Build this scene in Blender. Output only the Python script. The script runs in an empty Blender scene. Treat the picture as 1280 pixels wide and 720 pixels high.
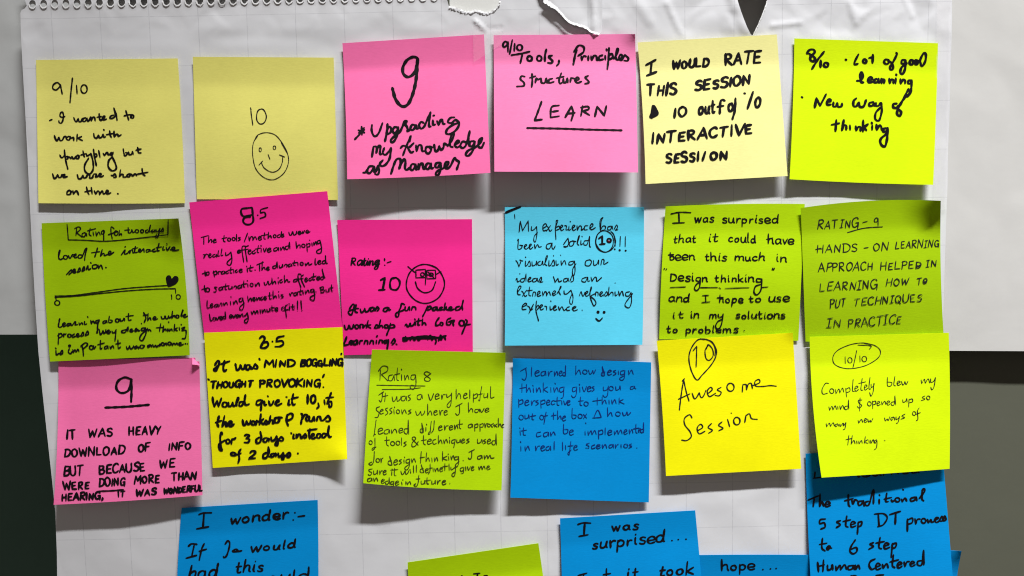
import bpy, bmesh, math, random
from mathutils import Vector, Matrix
from mathutils.geometry import delaunay_2d_cdt

S = bpy.context.scene
COL = S.collection
random.seed(7)
MM = 0.001

# ------------------------------------------------------------------ camera
FPX = 1100.0                      # focal length in photo pixels (1280 wide)
DIST = 25.4 * MM * FPX / 59.3     # camera to sheet
PITCH = math.radians(4.9)
ROLL = math.radians(-1.1)
cam_d = bpy.data.cameras.new('camera')
cam_d.sensor_width = 36.0
cam_d.lens = 36.0 * FPX / 1280.0
cam_d.clip_start = 0.01
cam_d.clip_end = 50.0
cam = bpy.data.objects.new('camera', cam_d)
COL.objects.link(cam)
CPOS = Vector((0, -DIST * math.cos(PITCH), DIST * math.sin(PITCH)))
CROT = Matrix.Rotation(math.pi / 2 - PITCH, 3, 'X') @ Matrix.Rotation(ROLL, 3, 'Z')
cam.matrix_world = Matrix.Translation(CPOS) @ CROT.to_4x4()
S.camera = cam

# ------------------------------------------------------------------ light
w = bpy.data.worlds.new('World')
S.world = w
w.use_nodes = True
w.node_tree.nodes['Background'].inputs[0].default_value = (1.0, 0.88, 0.80, 1)
w.node_tree.nodes['Background'].inputs[1].default_value = 0.13


def lamp(name, loc, target, sx, sy, power, col, spread=180):
    d = bpy.data.lights.new(name, 'AREA')
    d.shape = 'RECTANGLE'
    d.size, d.size_y = sx, sy
    d.energy = power
    d.color = col
    d.spread = math.radians(spread)
    o = bpy.data.objects.new(name, d)
    COL.objects.link(o)
    o.location = loc
    z = (Vector(loc) - Vector(target)).normalized()
    x = Vector((1, 0, 0))
    x = (x - z * x.dot(z)).normalized()
    y = z.cross(x)
    o.matrix_world = Matrix.Translation(Vector(loc)) @ Matrix((x, y, z)).transposed().to_4x4()
    return o


lamp('ceiling_tube_lamp', (0.80, -1.02, 2.25), (0.34, 0, -0.26), 1.1, 0.08, 10.2, (0.985, 0.99, 1.0), 42)

S.view_settings.view_transform = 'Standard'
S.view_settings.look = 'None'
S.view_settings.exposure = 0.0
S.view_settings.gamma = 1.0
S.cycles.pixel_filter_type = 'BLACKMAN_HARRIS'
S.cycles.filter_width = 1.1


# ------------------------------------------------------------------ layout helper
def P(px, py, h=0.0):
    """point of the wall plane standing h metres proud of it, seen at photo pixel px, py"""
    d = CROT @ Vector(((px - 640) / FPX, -(py - 360) / FPX, -1.0))
    t = (-h - CPOS.y) / d.y
    return CPOS + d * t


# ------------------------------------------------------------------ materials
def lin(c):
    return tuple(((v / 255) / 12.92 if v / 255 <= 0.04045 else ((v / 255 + 0.055) / 1.055) ** 2.4) for v in c)


def newmat(name):
    m = bpy.data.materials.new(name)
    m.use_nodes = True
    nt = m.node_tree
    return m, nt, nt.nodes['Principled BSDF']


def N(nt, typ, **kw):
    n = nt.nodes.new(typ)
    for k, v in kw.items():
        if k in n.inputs:
            n.inputs[k].default_value = v
        else:
            setattr(n, k, v)
    return n


def paper_mat(name, rgb, scale=1.0, rough=0.75, fibre=0.07, bump=0.2):
    m, nt, b = newmat(name)
    base = rgb
    tc = N(nt, 'ShaderNodeTexCoord')
    mp = N(nt, 'ShaderNodeMapping')
    mp.inputs['Scale'].default_value = (1.0, 1.0, 3.2)
    nt.links.new(tc.outputs['Object'], mp.inputs[0])
    n1 = N(nt, 'ShaderNodeTexNoise', Scale=420.0, Detail=5.0, Roughness=0.65)
    n2 = N(nt, 'ShaderNodeTexNoise', Scale=38.0, Detail=4.0, Roughness=0.6)
    nt.links.new(mp.outputs[0], n1.inputs['Vector'])
    nt.links.new(tc.outputs['Object'], n2.inputs['Vector'])
    add = N(nt, 'ShaderNodeMath', operation='ADD')
    nt.links.new(n1.outputs[0], add.inputs[0])
    nt.links.new(n2.outputs[0], add.inputs[1])
    mr = N(nt, 'ShaderNodeMapRange')
    mr.inputs['From Min'].default_value = 0.6
    mr.inputs['From Max'].default_value = 1.4
    mr.inputs['To Min'].default_value = 1 - fibre
    mr.inputs['To Max'].default_value = 1 + fibre
    nt.links.new(add.outputs[0], mr.inputs[0])
    mx = N(nt, 'ShaderNodeVectorMath', operation='SCALE')
    mx.inputs[0].default_value = base
    nt.links.new(mr.outputs[0], mx.inputs['Scale'])
    nt.links.new(mx.outputs[0], b.inputs['Base Color'])
    b.inputs['Roughness'].default_value = rough
    b.inputs['Specular IOR Level'].default_value = 0.1
    bp = N(nt, 'ShaderNodeBump', Strength=bump, Distance=0.0002)
    nt.links.new(n1.outputs[0], bp.inputs['Height'])
    nt.links.new(bp.outputs[0], b.inputs['Normal'])
    return m


PAPER = {
    'canary': paper_mat('canary_paper', lin((244, 237, 126))),
    'canary_pale': paper_mat('pale_canary_paper', lin((248, 242, 160))),
    'pink': paper_mat('pink_paper', lin((255, 120, 178))),
    'pink_pale': paper_mat('pale_pink_paper', lin((255, 138, 190))),
    'magenta': paper_mat('magenta_paper', lin((255, 47, 150))),
    'lime': paper_mat('lime_paper', lin((180, 218, 6))),
    'olive': paper_mat('olive_lime_paper', lin((164, 200, 6))),
    'neon': paper_mat('neon_paper', lin((216, 243, 8))),
    'yellow': paper_mat('yellow_paper', lin((250, 244, 6))),
    'cyan': paper_mat('cyan_paper', lin((92, 208, 238))),
    'blue': paper_mat('blue_paper', lin((0, 142, 214))),
}


def ink_mat(name, rgb, rough=0.45):
    m, nt, b = newmat(name)
    tc = N(nt, 'ShaderNodeTexCoord')
    n1 = N(nt, 'ShaderNodeTexNoise', Scale=900.0, Detail=3.0)
    nt.links.new(tc.outputs['Object'], n1.inputs['Vector'])
    mr = N(nt, 'ShaderNodeMapRange')
    mr.inputs['To Min'].default_value = 0.6
    mr.inputs['To Max'].default_value = 1.5
    nt.links.new(n1.outputs[0], mr.inputs[0])
    mx = N(nt, 'ShaderNodeVectorMath', operation='SCALE')
    mx.inputs[0].default_value = lin(rgb)
    nt.links.new(mr.outputs[0], mx.inputs['Scale'])
    nt.links.new(mx.outputs[0], b.inputs['Base Color'])
    b.inputs['Roughness'].default_value = rough
    b.inputs['Specular IOR Level'].default_value = 0.2
    return m


INK = {
    'black': ink_mat('black_marker_ink', (16, 12, 17)),
    'pen': ink_mat('black_pen_ink', (34, 34, 32)),
    'olive': ink_mat('thin_pen_ink', (56, 62, 22)),
    'blue': ink_mat('blue_pen_ink', (14, 44, 116)),
    'red': ink_mat('red_pen_ink', (140, 16, 40)),
}


def sheet_mat(name, rgb, grid=None, stain=0.05, rough=0.8):
    m, nt, b = newmat(name)
    tc = N(nt, 'ShaderNodeTexCoord')
    n1 = N(nt, 'ShaderNodeTexNoise', Scale=300.0, Detail=6.0, Roughness=0.7)
    n2 = N(nt, 'ShaderNodeTexNoise', Scale=16.0, Detail=5.0, Roughness=0.62)
    for n in (n1, n2):
        nt.links.new(tc.outputs['Object'], n.inputs['Vector'])
    mr = N(nt, 'ShaderNodeMapRange')
    mr.inputs['From Min'].default_value = 0.3
    mr.inputs['From Max'].default_value = 0.7
    mr.inputs['To Min'].default_value = 1 - stain
    mr.inputs['To Max'].default_value = 1 + stain
    nt.links.new(n2.outputs[0], mr.inputs[0])
    mx = N(nt, 'ShaderNodeVectorMath', operation='SCALE')
    mx.inputs[0].default_value = rgb
    nt.links.new(mr.outputs[0], mx.inputs['Scale'])
    out = mx.outputs[0]
    if grid:
        ox, oz, pitch, half = grid
        sep = N(nt, 'ShaderNodeSeparateXYZ')
        nt.links.new(tc.outputs['Object'], sep.inputs[0])
        facs = []
        for axis, off, k in ((0, ox, 1.0), (2, oz, 0.8)):
            a = N(nt, 'ShaderNodeMath', operation='SUBTRACT')
            nt.links.new(sep.outputs[axis], a.inputs[0])
            a.inputs[1].default_value = off - 100 * pitch - pitch / 2
            md = N(nt, 'ShaderNodeMath', operation='MODULO')
            nt.links.new(a.outputs[0], md.inputs[0])
            md.inputs[1].default_value = pitch
            s2 = N(nt, 'ShaderNodeMath', operation='SUBTRACT')
            nt.links.new(md.outputs[0], s2.inputs[0])
            s2.inputs[1].default_value = pitch / 2
            ab = N(nt, 'ShaderNodeMath', operation='ABSOLUTE')
            nt.links.new(s2.outputs[0], ab.inputs[0])
            rr = N(nt, 'ShaderNodeMapRange')
            rr.inputs['From Min'].default_value = half
            rr.inputs['From Max'].default_value = half * 1.6
            rr.inputs['To Min'].default_value = k
            rr.inputs['To Max'].default_value = 0.0
            nt.links.new(ab.outputs[0], rr.inputs[0])
            facs.append(rr.outputs[0])
        mxm = N(nt, 'ShaderNodeMath', operation='MAXIMUM')
        nt.links.new(facs[0], mxm.inputs[0])
        nt.links.new(facs[1], mxm.inputs[1])
        # the printed line is faint and broken
        br = N(nt, 'ShaderNodeMapRange')
        br.inputs['From Min'].default_value = 0.3
        br.inputs['From Max'].default_value = 0.62
        br.inputs['To Min'].default_value = 0.05
        br.inputs['To Max'].default_value = 0.27
        nt.links.new(n1.outputs[0], br.inputs[0])
        fm = N(nt, 'ShaderNodeMath', operation='MULTIPLY')
        nt.links.new(mxm.outputs[0], fm.inputs[0])
        nt.links.new(br.outputs[0], fm.inputs[1])
        mix = N(nt, 'ShaderNodeMix', data_type='RGBA')
        nt.links.new(fm.outputs[0], mix.inputs[0])
        nt.links.new(out, mix.inputs[6])
        mix.inputs[7].default_value = (0.2, 0.2, 0.23, 1)
        out = mix.outputs[2]
    nt.links.new(out, b.inputs['Base Color'])
    b.inputs['Roughness'].default_value = rough
    b.inputs['Specular IOR Level'].default_value = 0.2
    bp = N(nt, 'ShaderNodeBump', Strength=0.18, Distance=0.0006)
    n3 = N(nt, 'ShaderNodeTexNoise', Scale=70.0, Detail=4.0)
    nt.links.new(tc.outputs['Object'], n3.inputs['Vector'])
    nt.links.new(n3.outputs[0], bp.inputs['Height'])
    nt.links.new(bp.outputs[0], b.inputs['Normal'])
    return m


gx = P(212, 60).x
gz = P(90, 63).z
M_SHEET = sheet_mat('gridded_chart_paper', (0.69, 0.69, 0.705), (gx, gz, 25.4 * MM, 0.17 * MM), 0.025)
M_TORN = sheet_mat('torn_paper_fibre', (0.93, 0.93, 0.925), None, 0.02)
M_UNDER = sheet_mat('under_page_paper', (0.78, 0.78, 0.74), None, 0.03)
M_LEFT = sheet_mat('plain_grey_paper', (0.565, 0.575, 0.565), None, 0.09)
M_RIGHT = sheet_mat('plain_white_paper', (0.60, 0.59, 0.565), None, 0.035)
M_WALL = sheet_mat('painted_wall', (0.108, 0.111, 0.082), None, 0.03, 0.55)
M_BOARD = sheet_mat('dark_green_board', (0.085, 0.16, 0.125), None, 0.05, 0.5)

m, nt, b = newmat('clear_tape')
b.inputs['Base Color'].default_value = (0.9, 0.86, 0.84, 1)
b.inputs['Roughness'].default_value = 0.22
b.inputs['Alpha'].default_value = 0.10
tcn = N(nt, 'ShaderNodeTexCoord')
nn = N(nt, 'ShaderNodeTexNoise', Scale=160.0, Detail=2.0)
nt.links.new(tcn.outputs['Object'], nn.inputs['Vector'])
bpn = N(nt, 'ShaderNodeBump', Strength=0.5, Distance=0.0008)
nt.links.new(nn.outputs[0], bpn.inputs['Height'])
nt.links.new(bpn.outputs[0], b.inputs['Normal'])
M_TAPE = m


# ------------------------------------------------------------------ object helpers
def mesh_obj(name, verts, faces, mat, parent=None, origin=None, smooth=True, thick=0.0):
    origin = origin if origin is not None else Vector((0, 0, 0))
    if thick:                                   # back face and a hard edged rim
        n = len(verts)
        edges = {}
        for f in faces:
            for i in range(len(f)):
                a, b_ = f[i], f[(i + 1) % len(f)]
                edges[(a, b_)] = True
        verts = list(verts)
        faces = list(faces)
        back = [Vector((v[0], v[1] + thick, v[2])) for v in verts]
        rim = [(a, b_) for (a, b_) in edges if (b_, a) not in edges]
        off = len(verts)
        verts += back
        faces += [tuple(i + off for i in reversed(f)) for f in faces]
        for (a, b_) in rim:
            k = len(verts)
            verts += [verts[a], verts[b_], back[b_], back[a]]
            faces.append((k + 3, k + 2, k + 1, k))
    me = bpy.data.meshes.new(name)
    me.from_pydata([tuple(Vector(v) - origin) for v in verts], [], faces)
    me.materials.append(mat)
    if smooth:
        me.polygons.foreach_set('use_smooth', [True] * len(me.polygons))
    me.update()
    o = bpy.data.objects.new(name, me)
    COL.objects.link(o)
    if parent:
        o.parent = parent
    else:
        o.location = origin
    return o


def thing(name, label, cat, loc, group=None):
    o = bpy.data.objects.new(name, None)
    o.empty_display_size = 0.01
    COL.objects.link(o)
    o.location = loc
    o['label'] = label
    o['category'] = cat
    if group:
        o['group'] = group
    return o


def sstep(a, b, x):
    t = max(0.0, min(1.0, (x - a) / (b - a)))
    return t * t * (3 - 2 * t)


# ------------------------------------------------------------------ wall and sheets behind
def quad_grid(corners, nx, ny, hf):
    (a, b_, c, d) = corners
    vs, fs = [], []
    for j in range(ny + 1):
        v = j / ny
        for i in range(nx + 1):
            u = i / nx
            x = (a[0] * (1 - u) + b_[0] * u) * (1 - v) + (d[0] * (1 - u) + c[0] * u) * v
            y = (a[1] * (1 - u) + b_[1] * u) * (1 - v) + (d[1] * (1 - u) + c[1] * u) * v
            vs.append(P(x, y, hf(x, y, u, v)))
    for j in range(ny):
        for i in range(nx):
            k = j * (nx + 1) + i
            fs.append((k, k + nx + 1, k + nx + 2, k + 1))
    return vs, fs


# wall: the painted wall on the right, a dark board set deeper on the left
vs, fs = quad_grid(((560, -900), (2700, -900), (2700, 1700), (560, 1700)), 8, 8, lambda x, y, u, v: -0.0185)
o = mesh_obj('wall', vs, fs, M_WALL)
o['kind'] = 'structure'
vs, fs = quad_grid(((-1500, -900), (560, -900), (560, 1700), (-1500, 1700)), 8, 8, lambda x, y, u, v: -0.125)
o = mesh_obj('back_wall', vs, fs, M_BOARD)
o['kind'] = 'structure'


def hsh(i, j, k):
    v = math.sin(i * 127.1 + j * 311.7 + k * 74.7) * 43758.5453
    return v - math.floor(v)


def facets(x, y, size, k):
    """crumpled paper: flat facets between scattered high and low points, -1..1"""
    u = x / size + 0.42 * math.sin(y / size * 1.9 + k) + 0.2 * math.sin(x / size * 2.7 + 2 * k)
    v = y / size + 0.42 * math.sin(x / size * 1.6 + 1.7 * k) + 0.2 * math.sin(y / size * 3.1 + k)
    i, j = math.floor(u), math.floor(v)
    fu, fv = u - i, v - j
    a, b_, c, d = hsh(i, j, k), hsh(i + 1, j, k), hsh(i + 1, j + 1, k), hsh(i, j + 1, k)
    if hsh(i, j, k + 9) > 0.5:
        r = a + (b_ - a) * fu + (c - b_) * fv if fu > fv else a + (d - a) * fv + (c - d) * fu
    else:
        r = a + (b_ - a) * fu + (d - a) * fv if fu + fv < 1 else c + (d - c) * (1 - fu) + (b_ - c) * (1 - fv)
    return 2 * r - 1


def wav(x, y, s=1.0):
    return (math.sin(x * 0.013 + y * 0.007) + 0.7 * math.sin(y * 0.021 - x * 0.005 + 1.3) + 0.5 * math.sin(x * 0.034 + 2.0 + y * 0.011)) * s


vs, fs = quad_grid(((-420, -420), (330, -420), (330, 418), (-420, 418.5)), 110, 110,
                   lambda x, y, u, v: -0.0085 + wav(x, y, 0.0003) + 0.0005 * facets(x, y, 70, 5) + 0.00022 * facets(x, y, 27, 2))
t = thing('paper_sheet', 'plain grey paper sheet above the dark board, left of the gridded sheet', 'paper',
          P(0, 418, -0.0085), 'plain paper sheets behind the gridded sheet')
mesh_obj('page', vs, fs, M_LEFT, t, t.location, thick=0.00015)
vs, fs = quad_grid(((880, -420), (1700, -420), (1700, 441), (880, 437)), 120, 120,
                   lambda x, y, u, v: -0.0095 + wav(x, y, 0.00035) + 0.00042 * facets(x, y, 90, 3) + 0.00012 * facets(x, y, 33, 8))
t = thing('paper_sheet', 'plain warm white paper sheet above the olive wall, right of the gridded sheet', 'paper',
          P(1230, 439, -0.0095), 'plain paper sheets behind the gridded sheet')
mesh_obj('page', vs, fs, M_RIGHT, t, t.location, thick=0.00015)


# ------------------------------------------------------------------ the gridded sheet
def sheet_low(x, y):
    """gentle bow of the sheet, shared by the notes stuck to it"""
    h = wav(x, y, 0.00022)
    e = 1.0 - min(1.0, max(0.0, (x - 25 - (y / 720) * 48) / 34.0))
    h += 0.0022 * e * e * (0.35 + 0.65 * sstep(-20, 180, y)) * (1 - 0.9 * sstep(560, 660, y))
    return h


CREASES = [  # x0,y0,x1,y1,height mm,width px
    (905, -30, 934, 40, 1.0, 9), (958, -30, 946, 36, 0.7, 10), (965, 32, 1000, 28, 0.5, 4), (594, 26, 606, 37, 0.9, 3), (606, 37, 626, 35, -0.35, 3),
    (834, 4, 852, 44, 0.5, 5), (790, -8, 812, 26, 0.45, 8), (1062, 2, 1070, 28, 0.35, 5), (1128, -10, 1140, 20, 0.4, 5),
    (360, 40, 420, 30, 0.3, 22), (240, 34, 330, 38, 0.25, 16), (55, 10, 62, 62, 0.35, 12), (150, 55, 230, 50, 0.2, 14), (480, 20, 540, 40, 0.25, 18),
]


def crease_h(x, y):
    s = 0.0
    for (x0, y0, x1, y1, a, wd) in CREASES:
        dx, dy = x1 - x0, y1 - y0
        L2 = dx * dx + dy * dy
        t = max(0.0, min(1.0, ((x - x0) * dx + (y - y0) * dy) / L2))
        d = math.hypot(x - x0 - t * dx, y - y0 - t * dy)
        if d < wd * 2.5:
            k = max(0.0, 1 - d / (wd * 1.4))
            s += a * MM * k * k * (3 - 2 * k) * 0.9
    big = sstep(680, 780, x)
    s += MM * big * (0.75 * facets(x, y, 46, 1) + 0.3 * facets(x + 13, y, 19, 4))
    s += MM * (1 - big) * (0.4 * facets(x, y, 44, 6) + 0.15 * facets(x, y, 18, 2))
    return s * (1 - sstep(34, 52, y))


def sheet_h(x, y):
    return sheet_low(x, y) + crease_h(x, y) + sstep(44, 60, y) * MM * (0.36 * facets(x, y, 62, 7) + 0.12 * facets(x, y, 25, 3))


LEFT_EDGE = [(25.5, 16), (26, 40), (28, 80), (32, 150), (36, 230), (40, 310), (44, 380), (48, 440), (53, 490), (59, 545), (65, 600),
             (69, 640), (71, 690), (72, 760), (76, 980)]
RIGHT_EDGE = [(1168, 980), (1172, 760), (1175, 560), (1178, 420), (1181, 330), (1183, 270), (1184.5, 230), (1185, 190), (1187, 140),
              (1188, 90), (1189.5, 50), (1190, 20), (1191, -150)]
TOP_TORN = [(1191, -152), (650, -152), (648, -44), (28, -44), (30, -8), (31, 0), (33.5, 7), (31, 10.5), (27, 12.5)]
outline = LEFT_EDGE + RIGHT_EDGE + TOP_TORN
holes = []
# row of punched binding holes along the top edge, drifting out of the frame to the right
k = 0
x = 40.5
while x < 560:
    cy = 5.2 - (x - 40) * 0.0195
    rx, ry = 4.3, 5.2
    if not (548 < x):
        holes.append([(x + rx * math.cos(2 * math.pi * q / 14), cy - ry * math.sin(2 * math.pi * q / 14)) for q in range(14)])
    x += 13.95
holes.append([(557, -30), (559, 0), (561, 7.5), (566, 8.6), (570, 10), (575, 11), (578, 12.6), (583, 14.4), (590, 14), (594, 12.4), (598, 13.4),
              (604, 14.8), (611, 15.6), (615, 13.6), (619, 11), (622.5, 7), (625, 2), (627, -8), (628, -30)])
holes.append([(919.5, -10), (922.5, 2), (926, 13), (930, 24), (934, 34), (938, 42), (940.5, 45), (944, 38), (948, 30), (952, 20), (956, 10), (958.5, 2), (959.5, -10)])


def inside(pt, poly):
    x, y = pt
    c = False
    n = len(poly)
    for i in range(n):
        x1, y1 = poly[i]
        x2, y2 = poly[(i + 1) % n]
        if (y1 > y) != (y2 > y) and x < (x2 - x1) * (y - y1) / (y2 - y1) + x1:
            c = not c
    return c


def near_edge(pt, loops, dmin):
    x, y = pt
    for lp in loops:
        for i in range(len(lp)):
            x1, y1 = lp[i]
            x2, y2 = lp[(i + 1) % len(lp)]
            dx, dy = x2 - x1, y2 - y1
            t = max(0, min(1, ((x - x1) * dx + (y - y1) * dy) / max(1e-9, dx * dx + dy * dy)))
            if abs(x - x1 - t * dx) < dmin and abs(y - y1 - t * dy) < dmin:
                return True
    return False


def cdt_sheet(outline, holes, pts):
    loops = [outline] + holes
    vv, ee = [], []
    for lp in loops:
        s0 = len(vv)
        vv += [Vector(p) for p in lp]
        ee += [(s0 + i, s0 + (i + 1) % len(lp)) for i in range(len(lp))]
    for p in pts:
        vv.append(Vector(p))
    r = delaunay_2d_cdt(vv, ee, [], 0, 1e-5)
    verts, faces = r[0], r[2]
    out = []
    for f in faces:
        cx = sum(verts[i].x for i in f) / len(f)
        cy = sum(verts[i].y for i in f) / len(f)
        if inside((cx, cy), outline) and not any(inside((cx, cy), h) for h in holes):
            out.append(tuple(f))
    return verts, out


pts = []
yy = -148.0
while yy < 975:
    step = 3.0 if -30 < yy < 60 else (6.0 if yy >= 60 else 12.0)
    xx = 30.0
    while xx < 1190:
        st = step
        pts.append((xx + (random.random() - .5) * 0.3 * st, yy + (random.random() - .5) * 0.3 * st))
        xx += st
    yy += step
topholes = holes
pts = [p for p in pts if inside(p, outline)]
keep = []
for p in pts:
    if p[1] < 62:
        if any(inside(p, h) for h in holes) or near_edge(p, holes, 1.2):
            continue
    if p[0] < 90 or p[0] > 1150 or p[1] < 0:
        if near_edge(p, [outline], 1.5):
            continue
    keep.append(p)
verts2, faces2 = cdt_sheet(outline, holes, keep)


def hole_lip(x, y):
    """paper pushed outwards around the lower rim of each punched hole"""
    if y > 16 or x > 560:
        return 0.0
    kx = (x - 40.5) / 13.95
    cx = 40.5 + round(kx) * 13.95
    cy = 5.2 - (cx - 40) * 0.0195
    d = math.hypot((x - cx) / 4.3, (y - cy) / 5.2)
    if y > cy - 1:
        return 0.0003 * max(0.0, 1 - abs(d - 1.0) / 0.45)
    return 0.0


sheet_root = thing('chart_sheet', 'large white gridded flip chart sheet with punched and torn top edge, carrying the notes',
                   'flip chart sheet', P(610, 18, 0))
vs = [P(v.x, v.y, sheet_h(v.x, v.y) + hole_lip(v.x, v.y)) for v in verts2]
# make sure the faces look at the camera
fs = []
for f in faces2:
    a, b_, c = vs[f[0]], vs[f[1]], vs[f[2]]
    nrm = (b_ - a).cross(c - a)
    fs.append(f if nrm.y < 0 else tuple(reversed(f)))
mesh_obj('page', vs, fs, M_SHEET, sheet_root, sheet_root.location, thick=0.0002)


def ribbon_verts(poly, widths, hf, vs, fs, cap=True):
    """flat ribbon along a polyline in wall pixels, laid on height hf(x, y)"""
    n = len(poly)
    s0 = len(vs)
    nor = []
    for i in range(n):
        a = poly[max(0, i - 1)]
        c = poly[min(n - 1, i + 1)]
        dx, dy = c[0] - a[0], c[1] - a[1]
        L = math.hypot(dx, dy) or 1.0
        nor.append((-dy / L, dx / L))
    for i in range(n):
        x, y = poly[i]
        nx, ny = nor[i]
        wv = widths[i] / 2
        for s in (-1, 1):
            X, Y = x + s * nx * wv, y + s * ny * wv
            vs.append(P(X, Y, hf(X, Y)))
    for i in range(n - 1):
        k = s0 + 2 * i
        fs.append((k, k + 1, k + 3, k + 2))
    if cap:
        for end in (0, n - 1):
            x, y = poly[end]
            nx, ny = nor[end]
            sg = 1 if end == 0 else -1
            # direction pointing out of the stroke
            tx, ty = (-ny * sg, nx * sg)
            wv = widths[end] / 2
            ring = []
            for q in range(1, 6):
                a = math.pi * q / 6
                cx = x - nx * wv * math.cos(a) + tx * wv * math.sin(a)
                cyy = y - ny * wv * math.cos(a) + ty * wv * math.sin(a)
                ring.append(len(vs))
                vs.append(P(cx, cyy, hf(cx, cyy)))
            l, r = s0 + 2 * end, s0 + 2 * end + 1
            f = [l] + ring + [r]
            fs.append(tuple(f) if end == 0 else tuple(reversed(f)))


def fix_faces(vs, fs):
    out = []
    for f in fs:
        nrm = Vector((0, 0, 0))
        for i in range(1, len(f) - 1):
            nrm += (vs[f[i]] - vs[f[0]]).cross(vs[f[i + 1]] - vs[f[0]])
        out.append(f if nrm.y < 0 else tuple(reversed(f)))
    return out


# torn flap hanging from the top, folded towards the viewer
flap_edge = [(668, -30), (676, -3), (681, 2.5), (687, 6.5), (690, 8.5), (694, 11), (699, 16), (703, 20.5), (707, 25), (711, 28.5), (716, 30.5),
             (720, 31.5), (724, 33), (729, 34.2), (733, 36), (736.5, 39.5), (739, 41), (744, 42.3), (748, 43.8)]
flap_right = [(752, 40), (753, 20), (753, 0), (753, -30)]
fl_out = flap_edge + flap_right


def flap_h(x, y):
    # rises towards the torn lower left edge
    d = min(math.hypot(x - a, y - b_) for a, b_ in flap_edge)
    r = max(0.0, min(1.0, (753 - x) / 60.0))
    return sheet_low(x, y) + 0.0012 + 0.0010 * r ** 0.7 * (1 - 0.5 * sstep(0, 40, d)) + 0.0011 * max(0, 1 - abs(x - 741 - y * 0.06) / 6.0) + 0.0004 * facets(x, y, 22, 2)


fp = []
for iy in range(-28, 44, 3):
    for ix in range(670, 753, 3):
        p = (ix + random.uniform(-.6, .6), iy + random.uniform(-.6, .6))
        if inside(p, fl_out) and not near_edge(p, [fl_out], 1.2):
            fp.append(p)
v2, f2 = cdt_sheet(fl_out, [], fp)
vs = [P(v.x, v.y, flap_h(v.x, v.y)) for v in v2]
mesh_obj('torn_flap', vs, fix_faces(vs, f2), M_SHEET, sheet_root, sheet_root.location, thick=0.0002)
# ragged white fibres along the tears
vs, fs = [], []
rr = random.Random(3)


def densify(pl, step=1.2):
    out = []
    for (a, b_) in zip(pl[:-1], pl[1:]):
        n = max(1, int(math.hypot(b_[0] - a[0], b_[1] - a[1]) / step))
        for i in range(n):
            out.append((a[0] + (b_[0] - a[0]) * i / n, a[1] + (b_[1] - a[1]) * i / n))
    out.append(pl[-1])
    return out


flap_dense = densify(flap_edge, 1.0)
pl = [(x + 1.0 + rr.uniform(-.3, .3), y - .8 + rr.uniform(-.3, .3)) for x, y in densify(flap_edge[2:])]
ribbon_verts(pl, [rr.uniform(3.0, 5.4) * (0.6 + 0.6 * sstep(700, 690, p[0])) for p in pl], lambda x, y: flap_h(x, y) + 0.00025 + 0.0009 * max(0.0, 1 - min(math.hypot(x - a, y - b_) for a, b_ in flap_dense) / 4.5), vs, fs)
o = mesh_obj('torn_edge', vs, fix_faces(vs, fs), M_TORN, sheet_root, sheet_root.location)
vs, fs = [], []
tl = holes[-2][2:-2]
pl = [(x + rr.uniform(-.4, .4), y + .4 + rr.uniform(-.5, .5)) for x, y in densify(tl)]
ribbon_verts(pl, [rr.uniform(.9, 2.6) for p in pl], lambda x, y: sheet_h(x, y) + 0.0004 + 0.0004 * math.sin(x * 1.7) ** 2, vs, fs)
mesh_obj('torn_edge', vs, fix_faces(vs, fs), M_TORN, sheet_root, sheet_root.location)
vs, fs = [], []
pl = [(x + .3 + rr.uniform(-.3, .3), y + rr.uniform(-.3, .3)) for x, y in densify(holes[-1][6:12])]
ribbon_verts(pl, [rr.uniform(.6, 1.6) for p in pl], lambda x, y: sheet_h(x, y) + 0.0003, vs, fs)
mesh_obj('torn_edge', vs, fix_faces(vs, fs), M_TORN, sheet_root, sheet_root.location)
vs, fs = [], []
for h in holes[:-2]:
    pl = [(x + rr.uniform(-.25, .25), y + rr.uniform(-.25, .25)) for x, y in (h[q % 14] for q in range(7, 14))]
    ribbon_verts(pl, [rr.uniform(1.1, 1.9) for p in pl], lambda x, y: sheet_h(x, y) + hole_lip(x, y) + 0.0003, vs, fs)
mesh_obj('punched_rim', vs, fix_faces(vs, fs), M_TORN, sheet_root, sheet_root.location)
vs, fs = quad_grid(((34, -43), (556, -43), (556, 40), (34, 40)), 60, 8, lambda x, y, u, v: -0.0005 - 0.0016 * sstep(90, 200, x) + wav(x * 2, y * 3, 0.0001))
mesh_obj('under_page', vs, fs, M_LEFT, sheet_root, sheet_root.location)
# the next page seen through the bite in the top edge
vs, fs = quad_grid(((562, -34), (650, -34), (650, 24), (562, 24)), 16, 12, lambda x, y, u, v: -0.0012 + wav(x * 2, y * 3, 0.00006))
mesh_obj('under_page', vs, fs, M_UNDER, sheet_root, sheet_root.location)


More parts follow.
